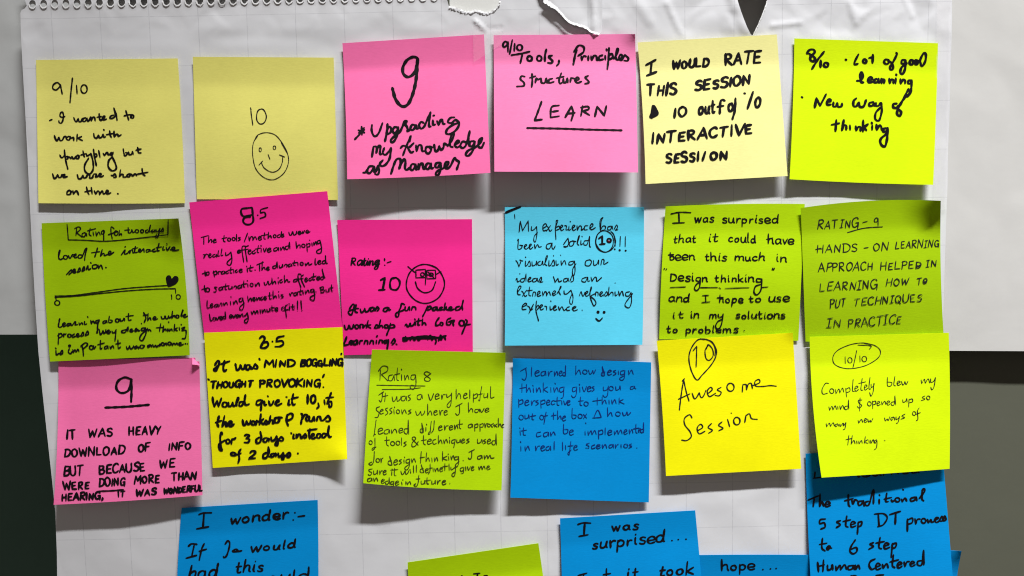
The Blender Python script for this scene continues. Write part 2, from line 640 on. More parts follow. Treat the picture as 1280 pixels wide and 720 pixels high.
# ------------------------------------------------------------------ handwriting font (single strokes; x height 5, caps 8, ascender 9)
CAPS = {
    'A': (5, "0,0 2.6,8 2.6,8 5,0|.9,2.8 4.3,3"), 'B': (4.8, ".5,0 .5,8|.4,7.8 3.6,7.6 4,6 3,4.5 .6,4.2|.6,4.2 3.6,4 4.6,2.2 3.4,.3 .3,0"),
    'C': (4.8, "4.6,6.8 3.2,8 1,6.6 .3,3.6 1.2,.6 3,0 4.8,1.3"), 'D': (5.2, ".6,0 .7,8|0,7.8 3,7.6 5,5.5 4.8,2.5 3,.4 .2,0"),
    'E': (4.4, "4.2,7.9 .6,7.6 .6,7.6 .6,.2 .6,.2 4.4,.3|.6,4 3.6,4.2"), 'F': (4.2, "4.2,7.9 .6,7.6 .6,7.6 .5,0|.6,4 3.4,4.2"),
    'G': (5, "4.6,6.6 3.2,8 1,6.8 .3,3.6 1.4,.4 3.2,.3 4.4,2 4.5,3.6|2.8,3.5 5,3.7 5,3.7 4.7,-1"), 'H': (5, ".5,0 .6,8|4.6,8 4.5,0|.5,4 4.6,4.2"),
    'I': (1.4, ".7,8 .6,0"), 'J': (3.4, "0,7.8 3,8|2.6,8 2.6,1.5 1.5,0 0,1"), 'K': (4.6, ".5,8 .5,0|4.4,8 .6,3.8 .6,3.8 4.6,0"),
    'L': (4.4, ".7,8 .4,.2 .4,.2 4.4,.4"), 'M': (6, "0,0 .8,8 .8,8 3,2.8 3,2.8 5.4,8 5.4,8 6,0"),
    'N': (5, ".4,0 .6,8 .6,8 4.4,.2 4.4,.2 4.7,8"), 'O': (5, "2.8,8 .8,6.6 .3,3.6 1.4,.5 3,.1 4.8,2.5 4.6,6 2.8,8 2,7.8"),
    'P': (4.4, ".6,0 .7,8|.1,7.6 3,8 4.4,6.4 3.4,4.4 .6,3.8"), 'Q': (5.2, "2.8,8 .8,6.6 .3,3.6 1.4,.5 3,.1 4.8,2.5 4.6,6 2.8,8|3,2.4 5.2,-1.4"),
    'R': (4.7, ".6,0 .7,8|.1,7.6 3,8 4.2,6.4 3.2,4.6 .8,4.2 .8,4.2 4.6,0"), 'S': (4.4, "4.4,7 2.8,8 .8,6.8 1.2,5 3.4,3.8 4.2,2 2.6,.1 .2,.8"),
    'T': (5, "0,7.7 5,8|2.5,8 2.3,0"), 'U': (4.8, ".4,8 .4,2.4 1.6,.2 3.2,.3 4.4,2.5 4.6,8"), 'V': (4.8, "0,8 2.4,0 2.4,0 4.8,8"),
    'W': (6.4, "0,8 1.4,0 1.4,0 3,6 3,6 4.6,0 4.6,0 6.2,8"), 'X': (4.8, "0,8 4.8,0|4.6,8 0,0"), 'Y': (4.8, "0,8 2.4,4 2.4,4|4.8,8 2.4,4 1.6,0"),
    'Z': (4.8, ".2,7.8 4.6,8 4.6,8 .2,.2 .2,.2 4.8,.4"),
    '0': (4.4, "2.4,8 .7,6.6 .3,3.4 1.4,.4 2.8,.2 4.2,2.6 4,6.2 2.4,8 1.8,7.6"), '1': (1.8, ".9,8 .8,0"),
    '2': (4.4, ".4,6.4 1.6,8 3.6,7.4 3.6,5.2 .2,.2 .2,.2 4.6,.6"), '3': (4, ".4,7.2 2,8 3.6,6.6 1.6,4.4 1.6,4.4 3.8,3 2.8,.3 .2,.6"),
    '5': (4.2, "4.2,8 1.2,7.6 1.2,7.6 .8,4.6 2.6,5 4,3 2.6,.3 .2,.4"), '6': (4.2, "3.4,8 1.2,5 .4,2 1.6,.1 3.4,.4 3.8,2.4 2.4,3.6 .6,2"),
    '8': (4.4, "3.8,6.6 2.4,8 .8,6.8 1.2,5 3.4,3.2 3.8,1.2 2.2,0 .6,1.2 1.2,3.2 3.6,5.4 3.8,6.8"), '9': (4.2, "3.8,6.6 2.2,8 .5,6.4 .8,4.2 2.4,4 3.6,5.8 3.8,7 3.8,7 3.9,0"),
    '/': (3, "3,9 0,-1"), '-': (3, ".2,3.6 2.8,4"), '.': (1.6, ".5,.3 .8,.4"), ',': (1.8, "1.1,1 1,-.2 .3,-1.6"), ':': (1.8, ".8,4.6 .9,4.8|.8,.8 .9,1"),
    '!': (1.8, "1,8.4 .9,2.4|.8,.2 .9,.4"), "'": (1.4, ".9,9 .6,7.4"), '"': (2.4, ".6,8.8 .5,7.6|1.6,8.8 1.5,7.6"),
    '&': (5, "4.8,.2 1,6 1.4,7.8 2.8,7.6 2.8,6 .6,3 .6,.8 2.2,0 4.8,3.4"), '%': (3, "3,9 0,-1"),
}
LOW = {
    'a': (5, "4.1,4.2 2.4,5 .6,3.6 .5,1.2 2,0 3.7,1.6 4.2,4.7 4.2,4.7 4.2,1 5,.1"), 'b': (4.6, ".7,9 .6,.4 .6,.4 2.4,0 4.2,1.6 3.8,4.2 2.2,4.8 .7,3.4"),
    'c': (4.2, "3.9,4.2 2.4,5 .6,3.6 .5,1.4 2,0 4.2,.9"), 'd': (5, "4,4.2 2.2,5 .5,3.4 .6,1 2,0 3.8,1.6 4.3,9 4.3,9 4.3,.9 5,.1"),
    'e': (4.6, ".7,2.2 4.1,2.7 4,4.3 2.3,5.3 .6,4 .4,1.6 1.9,-.1 4.5,.7"), 'f': (3.4, "3.6,8.2 2.4,9 1.4,7.4 1.3,0|0,4.6 3,4.9"),
    'g': (5, "4.1,4.2 2.4,5 .6,3.6 .6,1.3 2.2,.3 3.9,2 4.2,4.7 4.2,4.7 4,-2.4 2.4,-4.2 .9,-3 2,-1.2 4.6,.4"), 'h': (4.8, ".7,9 .6,0 .6,0 .8,3 2.4,4.9 3.8,4.2 3.9,1 4.7,0"),
    'i': (2, ".8,4.8 .8,.9 1.6,0|.9,7 1,7.2"), 'j': (2.4, "1.4,4.8 1.4,-2.6 0,-4|1.4,7 1.5,7.2"), 'k': (4.4, ".7,9 .6,0|4,4.8 .8,2.2 .8,2.2 4.4,0"),
    'l': (1.8, ".8,9 .7,.8 1.5,0"), 'm': (7, ".5,5 .5,0 .5,0 .8,3.2 2.2,4.9 3.3,3.8 3.3,0 3.3,0 3.8,3.6 5.2,4.9 6.2,3.8 6.3,.8 6.9,0"),
    'n': (4.8, ".5,5 .5,0 .5,0 .8,3.2 2.4,4.9 3.8,3.8 3.9,.8 4.6,0"), 'o': (4.6, "2.6,5 .9,4 .4,2 1.6,.1 3.4,.5 4.1,2.6 3.2,4.7 2.2,5"),
    'p': (4.6, ".7,5 .5,-4|.6,3.6 2.4,5 4.1,3.6 3.8,1.2 2.2,.1 .6,1"), 'q': (4.8, "4.1,4.2 2.4,5 .6,3.6 .6,1.3 2.2,.3 3.9,2 4.2,4.7 4.2,4.7 4.1,-4 4.8,-2.6"),
    'r': (3.6, ".5,5 .6,0 .6,0 .9,3 2.2,4.8 3.5,4.4"), 's': (3.8, "3.6,4.4 2.2,5 .8,4.1 1.6,2.8 3.2,1.8 3,.3 1.4,0 .2,.7"),
    't': (3.4, "1.5,8 1.3,1.2 2.2,0 3.4,.6|0,4.9 3.4,5.2"), 'u': (4.8, ".5,4.9 .5,1.4 1.6,0 3.2,.8 4,4.9 4,4.9 4,.9 4.7,0"),
    'v': (4.2, ".2,4.9 2,0 2,0 3.8,5"), 'w': (6.2, ".2,4.9 1.4,.2 1.8,.1 3,4.4 3,4.4 4.2,.2 4.6,.1 5.8,5"), 'x': (4.2, ".3,4.8 4,0|3.8,4.9 .2,0"),
    'y': (4.8, ".4,4.9 .7,1.6 2,.6 3.6,1.8 4.2,4.9 4.2,4.9 3.9,-2.4 2.4,-4.2 1.2,-3"), 'z': (4.2, ".4,4.8 3.8,4.9 3.8,4.9 .3,.1 .3,.1 4,.3"),
}
CUR = dict(LOW)
CUR.update({
    'a': (5.6, "4.2,4.3 2.4,5 .6,3.2 .9,.6 2.2,.1 3.8,2 4.3,4.6 4.3,4.6 4.1,1 4.8,0 5.8,1.4"), 'b': (4.8, "0,1.2 1.5,5.5 2,8.6 1.3,9.1 .9,6 .9,1 2,0 3.8,1.2 3.8,3.6 3,4.3 4.8,3.8"),
    'c': (4.4, "3.8,4.2 2.4,5 .7,3.6 .7,1 2,0 4.4,1.4"), 'd': (5.4, "4.2,4.3 2.2,5 .6,3.2 .9,.6 2.2,.1 3.9,2.4 4.5,9 4.5,9 4.2,1 4.8,0 5.8,1.4"),
    'e': (4.4, "0,1.2 2,2 3.5,3.6 3,5 1.8,5 .7,3 1,.8 2.2,0 4.4,1.4"), 'f': (4, "0,1.4 2,5 2.8,8.4 1.9,9 1.3,6 1.1,-2.4 1.6,-4 2.4,-2.4 1.8,-.2 4,1.2"),
    'g': (5, "4.1,4.3 2.4,5 .7,3.4 .9,.9 2.4,.5 3.9,2.4 4.3,4.6 4.3,4.6 3.8,-2.6 2.4,-4.3 1.2,-3.4 2.2,-1.4 5,1.2"), 'h': (5, "0,1.2 1.5,5.5 2,8.6 1.3,9.1 .9,6 .7,0 .7,0 1.4,3.4 2.8,4.8 3.8,4 3.8,1 4.4,0 5.2,1.2"),
    'i': (2.6, "0,1.2 1,4.8 1,4.8 .9,1 1.5,0 2.7,1.4|1.2,7 1.4,7.3"), 'k': (4.8, "0,1.2 1.5,5.5 2,8.6 1.3,9.1 .9,6 .7,0 .7,0 1.4,2.6 3.4,4.7 3.4,3.4 1.5,2.4 1.5,2.4 3.6,.2 5,1.2"),
    'l': (2.8, "0,1.2 1.8,5.5 2.2,8.4 1.4,9.1 .9,6 .9,1 1.7,0 2.9,1.4"), 'm': (7.4, "0,3.4 .8,4.8 1,3.6 .8,0 .8,0 1.4,3.6 2.6,4.8 3.4,3.6 3.3,0 3.3,0 4,3.6 5.2,4.8 6,3.6 6,.8 6.6,0 7.6,1.4"),
    'n': (5.2, "0,3.4 .8,4.8 1,3.6 .8,0 .8,0 1.4,3.6 2.8,4.8 3.7,3.6 3.7,.8 4.3,0 5.4,1.4"), 'o': (4.8, "2.8,4.9 1,4.2 .5,2 1.6,.1 3.4,.6 3.9,3 2.8,4.9 2.6,4.2 4.9,4"),
    'p': (5, "0,1.4 1.1,4.9 1.1,4.9 .7,-4 .7,-4 1,2.6 2.4,5 4,3.8 3.6,1 2,.2 5,1.2"), 'r': (4, "0,1.2 .9,5 1.2,5.3 1.4,4.4 2.8,4.5 2.8,4.5 2.6,1 3.2,0 4.2,1.4"),
    's': (3.8, "0,.8 1.7,5.1 1.7,5.1 2,3.6 3,1.6 2.2,.1 .6,.4 .6,.4 4,1.2"), 't': (3.2, "0,1.2 1.4,8 1.4,8 1.2,1 1.9,0 3.3,1.4|-.2,4.9 3,5.4"),
    'u': (5.2, "0,2 .6,4.8 .6,4.8 .6,1.2 1.6,0 3.2,1 4,4.8 4,4.8 3.9,.8 4.5,0 5.4,1.4"), 'v': (4.6, "0,3.6 .7,4.9 1.2,3.2 1.9,.1 2.4,.2 3.9,4.6 3.2,4.2 4.8,4.1"),
    'w': (6.4, "0,3.6 .6,4.8 1,2 1.8,.1 2.8,1.6 3.2,4.6 3.2,4.6 3.4,1 4.4,.1 5.6,2.6 5.6,4.8 4.9,4.2 6.5,4"), 'x': (4.6, "0,3.8 .9,4.7 2,2.5 3.2,.1 4.6,1.2|3.8,4.9 .4,-.2"),
    'y': (5.2, "0,3.4 .6,4.8 .8,1.6 2,.5 3.5,1.8 4.2,4.8 4.2,4.8 3.7,-2.6 2.2,-4.3 1.2,-3.2 2.4,-1.2 5.2,1.3"),
})
SERIF_I = (3, "0,7.7 3,8|1.5,8 1.4,0|0,0 3,.2")
PAIR_I = (3.4, ".6,6.4 2,8 2.8,6.4 2.2,2 .8,0 0,1")


def parse(s):
    out = []
    for st in s.split('|'):
        out.append([tuple(float(q) for q in p.split(',')) for p in st.split()])
    return out


GL = {}
for k, v in CAPS.items():
    GL[('c', k)] = (v[0], parse(v[1]))
for k, v in LOW.items():
    GL[('p', k)] = (v[0], parse(v[1]))
for k, v in CUR.items():
    GL[('j', k)] = (v[0], parse(v[1]))
GL['serifI'] = (SERIF_I[0], parse(SERIF_I[1]))
GL['curlI'] = (PAIR_I[0], parse(PAIR_I[1]))


def split_corners(st):
    parts, cur = [], [st[0]]
    for p in st[1:]:
        if abs(p[0] - cur[-1][0]) < 1e-6 and abs(p[1] - cur[-1][1]) < 1e-6:
            if len(cur) > 1:
                parts.append(cur)
            cur = [p]
        else:
            cur.append(p)
    if len(cur) > 1:
        parts.append(cur)
    return parts


def catmull(pts, step=0.7):
    if len(pts) == 2:
        (x0, y0), (x1, y1) = pts
        n = max(2, int(math.hypot(x1 - x0, y1 - y0) / (step * 3)) + 1)
        return [(x0 + (x1 - x0) * i / n, y0 + (y1 - y0) * i / n) for i in range(n + 1)]
    P4 = [(2 * pts[0][0] - pts[1][0], 2 * pts[0][1] - pts[1][1])] + list(pts) + [(2 * pts[-1][0] - pts[-2][0], 2 * pts[-1][1] - pts[-2][1])]
    if pts[0] == pts[-1]:
        P4[0] = pts[-2]
        P4[-1] = pts[1]
    out = []
    for i in range(1, len(P4) - 2):
        p0, p1, p2, p3 = P4[i - 1], P4[i], P4[i + 1], P4[i + 2]
        n = max(2, int(math.hypot(p2[0] - p1[0], p2[1] - p1[1]) / step))
        for k in range(n):
            t = k / n
            q = []
            for c in (0, 1):
                a, b_, cc, d = p0[c], p1[c], p2[c], p3[c]
                q.append(0.5 * (2 * b_ + (cc - a) * t + (2 * a - 5 * b_ + 4 * cc - d) * t * t + (3 * b_ - a - 3 * cc + d) * t ** 3))
            out.append(tuple(q))
    out.append(pts[-1])
    return out


RNG = random.Random(11)


def word_strokes(text, x0, x1, y0, y1, size, font, slant, jit, iform=None):
    """strokes of one word in photo pixels; size is the x height, or the cap height of an all-caps word"""
    lower = any(c.islower() for c in text)
    sc = size / (5.0 if lower else 8.0)
    glyphs = []
    adv = 0.0
    for c in text:
        if c == ' ':
            adv += 3.0
            continue
        if c == 'I' and iform:
            g = GL[iform]
        elif c.islower():
            g = GL[(font, c)]
        else:
            g = GL[('c', c)]
        gap = 0.0 if (font == 'j' and c.islower()) else (1.0 if lower else 1.3)
        glyphs.append((c, adv, g))
        adv += g[0] + gap
    adv -= gap
    sx = (x1 - x0) / max(adv, 0.5)
    if len(text) == 1 and sx > sc * 1.6:
        sx = sc
    strokes = []
    join = None
    for (c, a, (gw, sts)) in glyphs:
        js = 1 + RNG.uniform(-jit, jit) * 1.2
        jx = RNG.uniform(-jit, jit) * 2.0
        jy = RNG.uniform(-jit, jit) * 2.6
        jsl = slant + RNG.uniform(-jit, jit) * 0.8
        pl = []
        for st in sts:
            q = []
            for (gx_, gy_) in st:
                xx = a + gw / 2 + (gx_ - gw / 2) * js + jx
                yy = gy_ * js + jy
                if abs(gx_ - st[0][0]) + abs(gy_ - st[0][1]) > 0:
                    xx += RNG.uniform(-jit, jit) * .9
                    yy += RNG.uniform(-jit, jit) * .9
                q.append([xx, yy, jsl])
            # keep doubled corner points identical
            for i in range(1, len(st)):
                if st[i] == st[i - 1]:
                    q[i] = list(q[i - 1])
            pl.append(q)
        if font == 'j' and c.islower():
            if join is not None:
                join += pl[0]
            else:
                join = pl[0]
                strokes.append(join)
            strokes += pl[1:]
        else:
            join = None
            strokes += pl
    res = []
    for st in strokes:
        o = []
        for (gx_, gy_, sl) in st:
            xp = x0 + gx_ * sx + gy_ * sc * sl
            f = gx_ / max(adv, .5)
            o.append((xp, y0 + (y1 - y0) * f - gy_ * sc))
        res.append(o)
    return res


# ------------------------------------------------------------------ sticky notes
LIFT = 0.66
PEN = 1.1


class Note:
    def __init__(self, label, mat, corners, base, lift, ink='black', pen=2.0, font='p', slant=0.08, bow=(0, 0, 0, 0), curls=(), belly=0.0,
                 jit=0.125, strip=0.2, cut=None, iform=None, tip=0.6):
        self.tip = tip * MM
        self.c = corners
        self.base, self.lift, self.curls, self.belly, self.bow, self.strip = base * MM, [l * MM for l in lift], curls, belly * MM, bow, strip
        self.ink, self.pen, self.font, self.slant, self.jit, self.iform = ink, pen, font, slant, jit, iform
        self.seed = random.Random(label).random() * 20
        tl, tr, br, bl = corners
        cx, cy = (tl[0] + tr[0]) / 2, (tl[1] + tr[1]) / 2
        self.org = P(cx, cy, self.base)
        self.root = thing('sticky_note', label, 'sticky note', self.org, 'sticky notes on the gridded sheet')
        NX = NY = 36
        vs, fs = [], []
        for j in range(NY + 1):
            v = j / NY
            for i in range(NX + 1):
                u = i / NX
                x, y = self.px(u, v)
                vs.append(P(x, y, self.huv(u, v, x, y)))
        for j in range(NY):
            for i in range(NX):
                if cut and cut(i / NX, j / NY):
                    continue
                k = j * (NX + 1) + i
                fs.append((k, k + NX + 1, k + NX + 2, k + 1))
        self.paper = mesh_obj('paper', vs, fs, PAPER[mat], self.root, self.org, thick=0.00018)
        self.mat = mat
        self.zoff = 0.00016

    def px(self, u, v):
        tl, tr, br, bl = self.c
        x = (tl[0] * (1 - u) + tr[0] * u) * (1 - v) + (bl[0] * (1 - u) + br[0] * u) * v
        y = (tl[1] * (1 - u) + tr[1] * u) * (1 - v) + (bl[1] * (1 - u) + br[1] * u) * v
        t, r, b_, l = self.bow
        y += 4 * u * (1 - u) * (t * (1 - v) + b_ * v)
        x += 4 * v * (1 - v) * (l * (1 - u) + r * u)
        return x, y

    def uv(self, x, y):
        u = v = 0.5
        for _ in range(5):
            X, Y = self.px(u, v)
            e = 1e-3
            Xu, Yu = self.px(u + e, v)
            Xv, Yv = self.px(u, v + e)
            a, b_, c, d = (Xu - X) / e, (Xv - X) / e, (Yu - Y) / e, (Yv - Y) / e
            det = a * d - b_ * c
            rx, ry = x - X, y - Y
            u += (rx * d - b_ * ry) / det
            v += (a * ry - c * rx) / det
        return u, v

    def huv(self, u, v, x, y):
        u = max(-.02, min(1.02, u))
        v = max(-.02, min(1.02, v))
        s = self.strip
        t = max(0.0, (v - s) / (1 - s))
        lift = (self.lift[0] * (1 - u) + self.lift[1] * u) * (1 + 0.07 * math.sin(u * 6.0 + self.seed * 3) * v)
        h = self.base + lift * LIFT * (1.22 * t - 0.22 * t * t)
        h += self.belly * math.sin(math.pi * min(1, t)) ** 1.2
        h += 0.00022 * math.sin(u * 5.1 + self.seed) * math.sin(v * 4.3 + self.seed * 1.7) * sstep(0.1, 0.5, v)
        h += self.tip * max(0.0, 1 - v / s) ** 1.3
        for (cu, cv, r, a) in self.curls:
            d = math.hypot(u - cu, v - cv)
            if d < r:
                h += a * MM * (1 - d / r) ** 2
        return h + sheet_low(x, y)

    def h(self, x, y):
        u, v = self.uv(x, y)
        return self.huv(u, v, x, y)

    def ink_part(self, name, strokes, pen=None, ink=None, fills=(), parent=None):
        """one piece of writing on the paper, ONE mesh"""
        pen = (pen or self.pen) * PEN
        vs, fs = [], []
        for st in strokes:
            wd = pen
            if isinstance(st, tuple) and st and st[0] == 'w':
                wd, st = st[1] * PEN, st[2]
            for seg in split_corners(st):
                pl = catmull(seg)
                if len(pl) < 2:
                    continue
                ph = RNG.random() * 6
                n = len(pl)
                dirs = []
                for i in range(n):
                    a, c = pl[max(0, i - 1)], pl[min(n - 1, i + 1)]
                    dirs.append(abs(c[1] - a[1]) / (math.hypot(c[0] - a[0], c[1] - a[1]) or 1))
                pr = RNG.uniform(0.9, 1.12)
                ws = [wd * pr * (0.84 + 0.26 * dirs[i]) * (1 + 0.13 * math.sin(i * .45 + ph) + RNG.uniform(-.04, .04)) * (0.72 if (i == 0 or i == n - 1) else 1) for i in range(n)]
                z = self.zoff
                ribbon_verts(pl, ws, lambda X, Y: self.h(X, Y) + z, vs, fs)
                self.zoff += 0.0000006
        for poly in fills:
            pl = catmull(list(poly) + [poly[0]])[:-1]
            s0 = len(vs)
            cx = sum(p[0] for p in pl) / len(pl)
            cy = sum(p[1] for p in pl) / len(pl)
            vs.append(P(cx, cy, self.h(cx, cy) + self.zoff))
            for p in pl:
                vs.append(P(p[0], p[1], self.h(*p) + self.zoff))
            n = len(pl)
            fs += [(s0, s0 + 1 + i, s0 + 1 + (i + 1) % n) for i in range(n)]
            self.zoff += 0.000001
        return mesh_obj(name, vs, fix_faces(vs, fs), INK[ink or self.ink], parent or self.root, self.org, smooth=False)

    def crop(self, ox, oy, s):
        self.k = (ox, oy, s)
        return self

    def m(self, pts):
        ox, oy, s = self.k
        return [(ox + x / s, oy + y / s) for x, y in pts]

    def line(self, spec, name='text_line', pen=None, font=None, slant=None, extra=(), ink=None):
        """spec: words as 'text x0 x1 y0 y1 size' in crop units, separated by ';'"""
        ox, oy, s = self.k
        strokes = []
        for wd in spec.split(';'):
            q = wd.split()
            if not q:
                continue
            x0, x1, y0, y1, sz = [float(a) for a in q[1:6]]
            f = q[6] if len(q) > 6 else (font or self.font)
            strokes += word_strokes(q[0], ox + x0 / s, ox + x1 / s, oy + y0 / s, oy + y1 / s, sz / s, f,
                                    self.slant if slant is None else slant, self.jit, self.iform)
        for e in extra:
            strokes.append(self.m(e))
        return self.ink_part(name, strokes, pen, ink)

    def trace(self, spec, pen=None, name='text_line', ink=None, rings=()):
        """one written line, its strokes as 'x,y x,y|x,y ...' in crop units; rings are round letters (x, y, rx, ry)"""
        pls = [self.m(st) for st in parse(spec)] + [self.m(ell(r[0], r[1], r[2], r[3], 12, 60, 1.03, 0.03)) for r in rings]
        return self.ink_part(name, pls, pen, ink)

    def draw(self, name, polys, pen=None, ink=None, fills=(), parent=None):
        return self.ink_part(name, [self.m(p) for p in polys], pen, ink, [self.m(f) for f in fills], parent)


def ell(cx, cy, rx, ry, n=16, start=90, turns=1.0, wob=0.0):
    return [(cx + rx * math.cos(math.radians(start - 360 * turns * i / n)) * (1 + wob * math.sin(i * 1.9)),
             cy - ry * math.sin(math.radians(start - 360 * turns * i / n)) * (1 + wob * math.cos(i * 1.3))) for i in range(n + 1)]


def dot(x, y, r=0.6):
    return [(x - r, y), (x + r, y + r * .4)]


# ---- row 1
n = Note('canary yellow sticky note reading 9/10 I wanted to work, nearest the top left corner', 'canary',
         ((45, 75), (222, 73), (231, 254), (48, 254)), 0.8, (2.6, 0.8), pen=1.85, font='j', slant=0.12, bow=(0, 1, 0.5, 0))
n.crop(30, 60, 3.6)
n.draw('rating', [[(165, 168), (150, 155), (132, 165), (130, 182), (145, 188), (162, 172), (164, 165), (164, 165), (168, 188), (172, 206)],
                  [(218, 135), (212, 190), (207, 245)], [(236, 167), (239, 204)], ell(270, 184, 14, 19)], pen=1.7)
n.crop(55, 130, 9.143)
n.trace("62,188 92,175|240,140 205,150 182,135 190,100 212,92 222,130 215,185 195,218 172,208 170,190|340,155 355,190 372,200 392,165 392,165 402,200 425,195 440,165 480,155 450,165 445,195 470,195 492,160 492,160 500,195 515,185 535,145 540,190 540,190 560,150 578,155 585,190|630,110 635,165 648,185 660,178 695,150 690,135 668,155 680,182 715,170|605,150 655,140|800,125 765,135 755,160 785,160 818,125 798,45 798,45 825,120 835,185|935,75 955,140 968,180|915,135 960,122 1000,125 990,150 1015,160 1025,135 1005,120")
n.trace("118,360 130,395 148,420 170,380 170,380 185,415 210,410 228,375 250,370 258,400 285,410 300,380 280,368 262,385|300,370 310,390 335,380 340,415|380,345 375,420|430,370 385,390 385,390 415,405 440,415|568,335 575,375 600,390 620,355 620,355 635,385 660,375 675,345 675,345 685,378 705,372|680,290 688,298|750,305 755,350 770,380|710,350 790,335|800,310 800,360 805,375 805,375 825,345 845,350 850,368 882,350")
n.crop(55, 180, 9.143)
n.trace("180,125 200,155 225,140 240,110|232,65 245,170 272,285|240,150 268,140 272,165 250,172|280,145 300,155 305,165 320,140 320,140 330,165 350,160 375,135 365,160 390,165 400,135 380,125|445,75 455,130 465,145|420,125 480,110 490,135 520,120 535,105 535,105 560,200 560,290 520,340 470,310 465,240 510,160|565,60 575,130 598,245|570,125 595,110 605,135 580,150|625,75 640,150|675,105 690,130 690,130 720,95 735,125|770,95 750,120 775,125 790,95 790,95 775,130 815,220 825,280 780,305 735,260 740,190 775,150|905,55 920,130 940,125 955,100 930,95|965,90 975,120 1000,115 1010,85 1010,85 1020,115|1070,40 1080,95 1110,100|1050,70 1110,55")
n.trace("98,340 115,390 135,385 155,350 155,350 170,380 195,375 205,350 235,360 235,345 215,355 225,380 268,370|380,350 395,395 425,390 445,355 445,355 455,385 480,380 500,350 525,355 520,385 550,385 565,350|570,340 600,345 590,375 620,365 655,345 640,335 630,360 650,375 680,360|765,355 790,360 810,340 825,375 795,380|875,295 860,370 860,370 885,345 905,350 905,375 940,375|960,345 945,365 970,375 985,350 965,340 1000,345 1010,365 1040,340 1060,360|1120,280 1130,340 1155,360|1060,345 1190,320")
n.trace("290,525 265,545 265,575 300,570 305,540 285,525 320,545|330,530 335,570 335,570 365,535 380,545 395,578|485,490 500,550 515,575|465,545 540,530|540,495 550,565|575,535 590,570 590,570 615,535 630,545 635,575 635,575 665,535 680,570 700,560 735,540 720,525 705,550 725,570 765,555|838,564 850,568")

n = Note('dull canary yellow sticky note with a pen drawn smiling face under the number 10', 'canary',
         ((241, 71), (417, 72), (422.5, 250), (246, 249)), 0.8, (0.3, 0.9), ink='pen', pen=0.95, belly=0.9, tip=1.0)
n.crop(200, 60, 3.6)
n.draw('rating', [[(408, 268), (411, 300), (418, 347)], ell(456, 308, 22, 34, wob=0.03), [(406, 270), (411, 276)]], pen=1.1)
f = n.draw('smiley_face', [[(430, 403), (445, 388), (480, 380), (520, 392), (553, 432), (575, 478), (577, 520), (555, 565), (510, 592), (465, 580), (430, 540),
                        (417, 480), (419, 432), (434, 398)], [(430, 410), (440, 394)], [(545, 425), (575, 476)]])
n.draw('eye', [ell(451, 457, 5, 9, 10)], parent=f)
n.draw('eye', [ell(515, 448, 6, 8, 10)], parent=f)
n.draw('nose', [[(486, 478), (495, 500)]], parent=f)
n.draw('mouth', [[(455, 512), (470, 540), (505, 558), (535, 545), (550, 515), (552, 488)], [(445, 526), (463, 507)], [(537, 480), (561, 490)]], parent=f)

n = Note('bright pink sticky note with a big 9 above Upgrading my knowledge', 'pink',
         ((428, 54), (605, 43), (613, 216), (434, 224)), 1.0, (13.5, 10.5), pen=2.5, font='j', slant=0.16, bow=(0, 0, 1, 1), tip=0.9)
n.crop(320, 0, 4)
n.draw('rating', [[(808, 310), (806, 290), (785, 284), (755, 300), (735, 335), (737, 368), (760, 384), (788, 368), (804, 330), (808, 300), (808, 300), (800, 400), (782, 475),
                   (758, 522), (728, 530), (698, 495), (682, 440)]], pen=3.4)
n.crop(420, 130, 6.4)
n.draw('text_line', [[(288, 165), (285, 208), (300, 250), (320, 255), (345, 225), (372, 152)], [(150, 282), (185, 245), (225, 190)], [(178, 208), (228, 228)], [(205, 182), (208, 245)], [(180, 230), (228, 205)],
    [(412, 160), (406, 230), (392, 296)], [(408, 205), (425, 180), (442, 195), (436, 225), (412, 242)],
    [(492, 185), (466, 186), (455, 215), (470, 235), (490, 210), (497, 185), (497, 185), (490, 240), (470, 290), (446, 305), (440, 285), (470, 255), (510, 222), (535, 172), (552, 134), (567, 138), (553, 160), (566, 178), (574, 202), (570, 216), (592, 204)],
    [(636, 170), (610, 165), (595, 195), (610, 208), (630, 190), (640, 168), (640, 168), (645, 195), (662, 192)],
    [(702, 150), (680, 142), (665, 170), (680, 195), (706, 178), (732, 120), (757, 65), (757, 65), (747, 120), (745, 175), (760, 178)],
    [(775, 130), (778, 165), (796, 162)], [(776, 92), (788, 90)], [(808, 135), (822, 166), (822, 166), (836, 130), (850, 125), (856, 155), (872, 158)],
    [(950, 105), (915, 110), (895, 142), (925, 150), (955, 122), (955, 122), (985, 150), (970, 195), (925, 235), (885, 236), (888, 204), (930, 168), (978, 150)]], pen=2.45)
